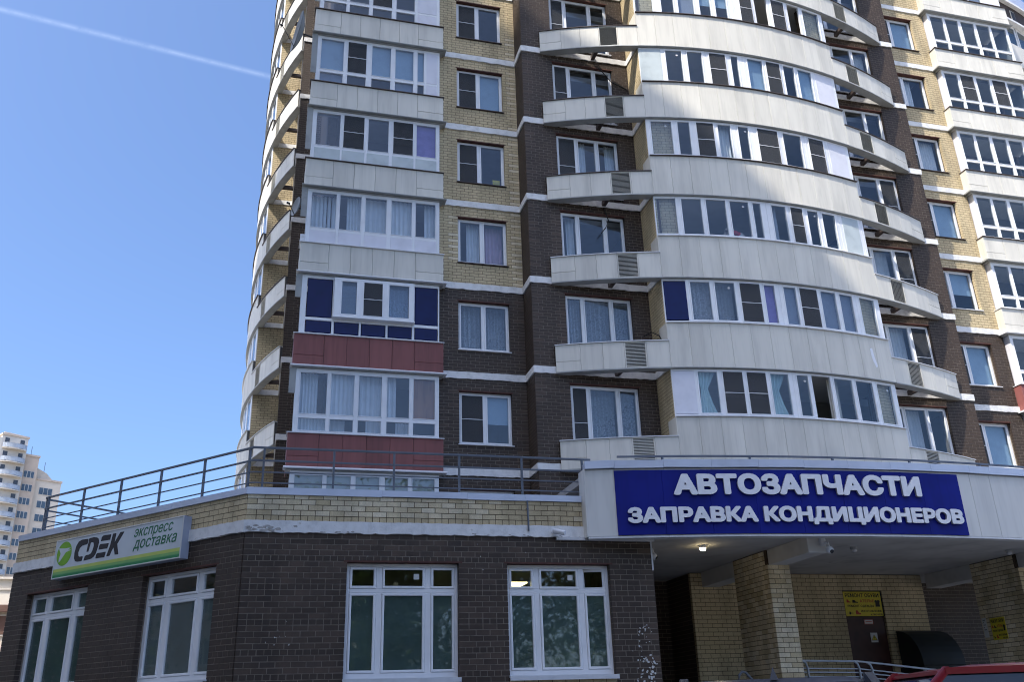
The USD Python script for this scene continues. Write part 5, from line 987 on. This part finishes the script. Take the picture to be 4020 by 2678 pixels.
# ================================================================ what stands behind the camera: the neighbour that throws the shade, and trees
NB = [(-34.5, 6.2), (-27.8, 11.0), (-19.0, 23.4), (-17.5, 45), (-40, 50), (-52, 25)]
NT = thing('neighbour_tower', 'tall pale neighbouring apartment block standing out of view to the left', 'apartment building', (*FRONT.at(-32, 27), G)); HN = 70.0
nbp = MB(); nbp.prism(FRONT, NB, G, HN); nbp.build('wall', 'neighbour_wall', NT)
wn = MB(); fn = MB()
for (a, b) in zip(NB, NB[1:] + NB[:1]):
    fr, L = FRONT.sub(b, a)
    if np.dot(fr.n, FRONT.at(-33, 27) - fr.o) > 0: fr, L = FRONT.sub(a, b)
    nu = int(L // 3.4)
    for k in range(24):
        for i in range(nu):
            u = (L - nu * 3.4) / 2 + i * 3.4 + .8; z = G + 1.6 + 2.85 * k; fn.box(fr, u, u + 1.8, .002, .06, z, z + 1.5); wn.box(fr, u + .08, u + .85, .061, .075, z + .08, z + 1.42); wn.box(fr, u + .95, u + 1.72, .061, .075, z + .08, z + 1.42)
fn.build('window_frames', 'far_white', NT, kind='stuff'); wn.build('windows', 'far_glass', NT, kind='stuff')
MB().prism(FRONT, [(-34.5, 6.6), (-28, 11.4), (-19.4, 23.6), (-18, 44.6), (-40, 49.4), (-51, 25)], HN + .002, HN + .5).build('roof', 'concrete', NT)
BB = thing('beige_block', 'long beige apartment block with white windows standing out of view on the left', 'apartment building', (-54, 11, G)); BBF = Fr((-48, -12), math.pi / 2)
MB().box(BBF, 0, 46, -12, 0, G, 16.5).build('wall', 'far_beige', BB); MB().box(BBF, -.3, 46.3, -12.3, .3, 16.502, 16.9).build('roof', 'concrete', BB)
fn, wn = MB(), MB()
for k in range(5):
    for i in range(13): u = 1.2 + i * 3.5; z = .6 + 2.9 * k; fn.box(BBF, u, u + 1.9, .002, .06, z, z + 1.6); wn.box(BBF, u + .1, u + .9, .061, .07, z + .1, z + 1.5); wn.box(BBF, u + 1.0, u + 1.8, .061, .07, z + .1, z + 1.5)
fn.build('window_frames', 'far_white', BB, kind='stuff'); wn.build('windows', 'far_glass', BB, kind='stuff')
def tree(name, label, pos, H, R, seed, group):
    r = np.random.default_rng(seed); p = thing(name, label, 'tree', (*pos, G), group)
    b = np.array([pos[0], pos[1], G]); tr = MB(); tr.tube([b, b + [.1, 0, H * .3], b + [.0, .15, H * .6], b + [.1, .1, H * .93]], H * .016, 8)
    cl = []
    for k in range(16):
        a = r.uniform(0, 6.28); z = H * r.uniform(.25, .8); e = b + [math.cos(a) * R * r.uniform(.5, .9), math.sin(a) * R * r.uniform(.5, .9), z + H * .12]; tr.tube([b + [0, 0, z], e], H * .005, 5); cl.append(e)
    tr.build('trunk', 'bark', p)
    for k in range(26): a = r.uniform(0, 6.28); q = r.uniform(0, 1) ** .5 * R * .8; z = H * r.uniform(.28, .98); cl.append(b + [math.cos(a) * q * (1.15 - z / H * .7), math.sin(a) * q * (1.15 - z / H * .7), z])
    N = 190; C = np.repeat(np.array(cl), N, 0); P = C + r.normal(0, 1, (len(C), 3)) * [R * .22, R * .22, H * .055]
    d1 = r.normal(0, 1, (len(P), 3)); d1 /= np.linalg.norm(d1, axis=1, keepdims=True); d2 = np.cross(d1, r.normal(0, 1, (len(P), 3))); d2 /= np.linalg.norm(d2, axis=1, keepdims=True); s = r.uniform(.12, .26, (len(P), 1))
    v = np.stack([P - d1 * s, P + d2 * s * .55, P + d1 * s, P - d2 * s * .55], 1).reshape(-1, 3); MB().add(v, np.arange(len(v)).reshape(-1, 4)).build('crown', 'leaf', p); return p
TG = 'trees across the yard behind the viewer'
t1 = tree('tall_tree', 'tall dense tree in the back row, straight behind the viewer', (8, -36), 22, 7.5, 5, 'tall trees in the row far behind the viewer')
for (x, y, a, lab) in ((21, -33, 80, 'tall dense tree in the back row, right behind the viewer'), (33, -27, 140, 'tall dense tree at the right end of the back row'), (-5, -38, 200, 'tall dense tree in the back row, left behind the viewer'), (15, -42, 300, 'hindmost tall dense tree of the back row')): copy_of(t1, (x, y, G), a, lab)
t0 = tree('broadleaf_tree', 'nearest broad leafy tree across the yard, behind the viewer', (9, -14), 13, 4.2, 1, TG)
for (x, y, a, lab) in ((2.5, -19, 70, 'leafy tree straight behind the viewer'), (15.5, -12, 150, 'leafy tree behind the viewer, right of the nearest one'), (22, -9, 210, 'leafy tree well to the right behind the viewer'), (-4.5, -17, 300, 'leafy tree behind the viewer near the tall neighbour block'),
        (29, -6, 20, 'rightmost leafy tree of the row behind the viewer'), (-39, 8, 60, 'nearer of two trees in front of the beige block'), (-41, 19, 200, 'farther of two trees in front of the beige block'), (12, -22, 10, 'leafy tree in the second row behind the viewer'), (6, -24, 250, 'hindmost leafy tree of those behind the viewer')): copy_of(t0, (x, y, G), a, lab, TG)
# a swallow in the sky on the left
bq = np.array([-29.9, 50.0, 15.5]); bp = thing('swallow', 'tiny dark swallow in the blue sky above the railing', 'bird', bq)
bb = trimesh.creation.icosphere(2, .05); bb.apply_scale([2.2, .8, .8]); bb.apply_translation(bq); MB().tm(bb).build('body', 'bird_black', bp, smooth=True)
for sg in (-1, 1): MB().add([bq + [.04, 0, .02], bq + [-.04, 0, .02], bq + [-.12, sg * .16, .10], bq + [-.02, sg * .12, .09], bq + [.04, 0, .008], bq + [-.04, 0, .008], bq + [-.12, sg * .16, .094], bq + [-.02, sg * .12, .082]], [[0, 1, 2, 3], [7, 6, 5, 4], [0, 3, 7, 4], [1, 5, 6, 2]]).build('wing', 'bird_black', bp)

finish_bricks()
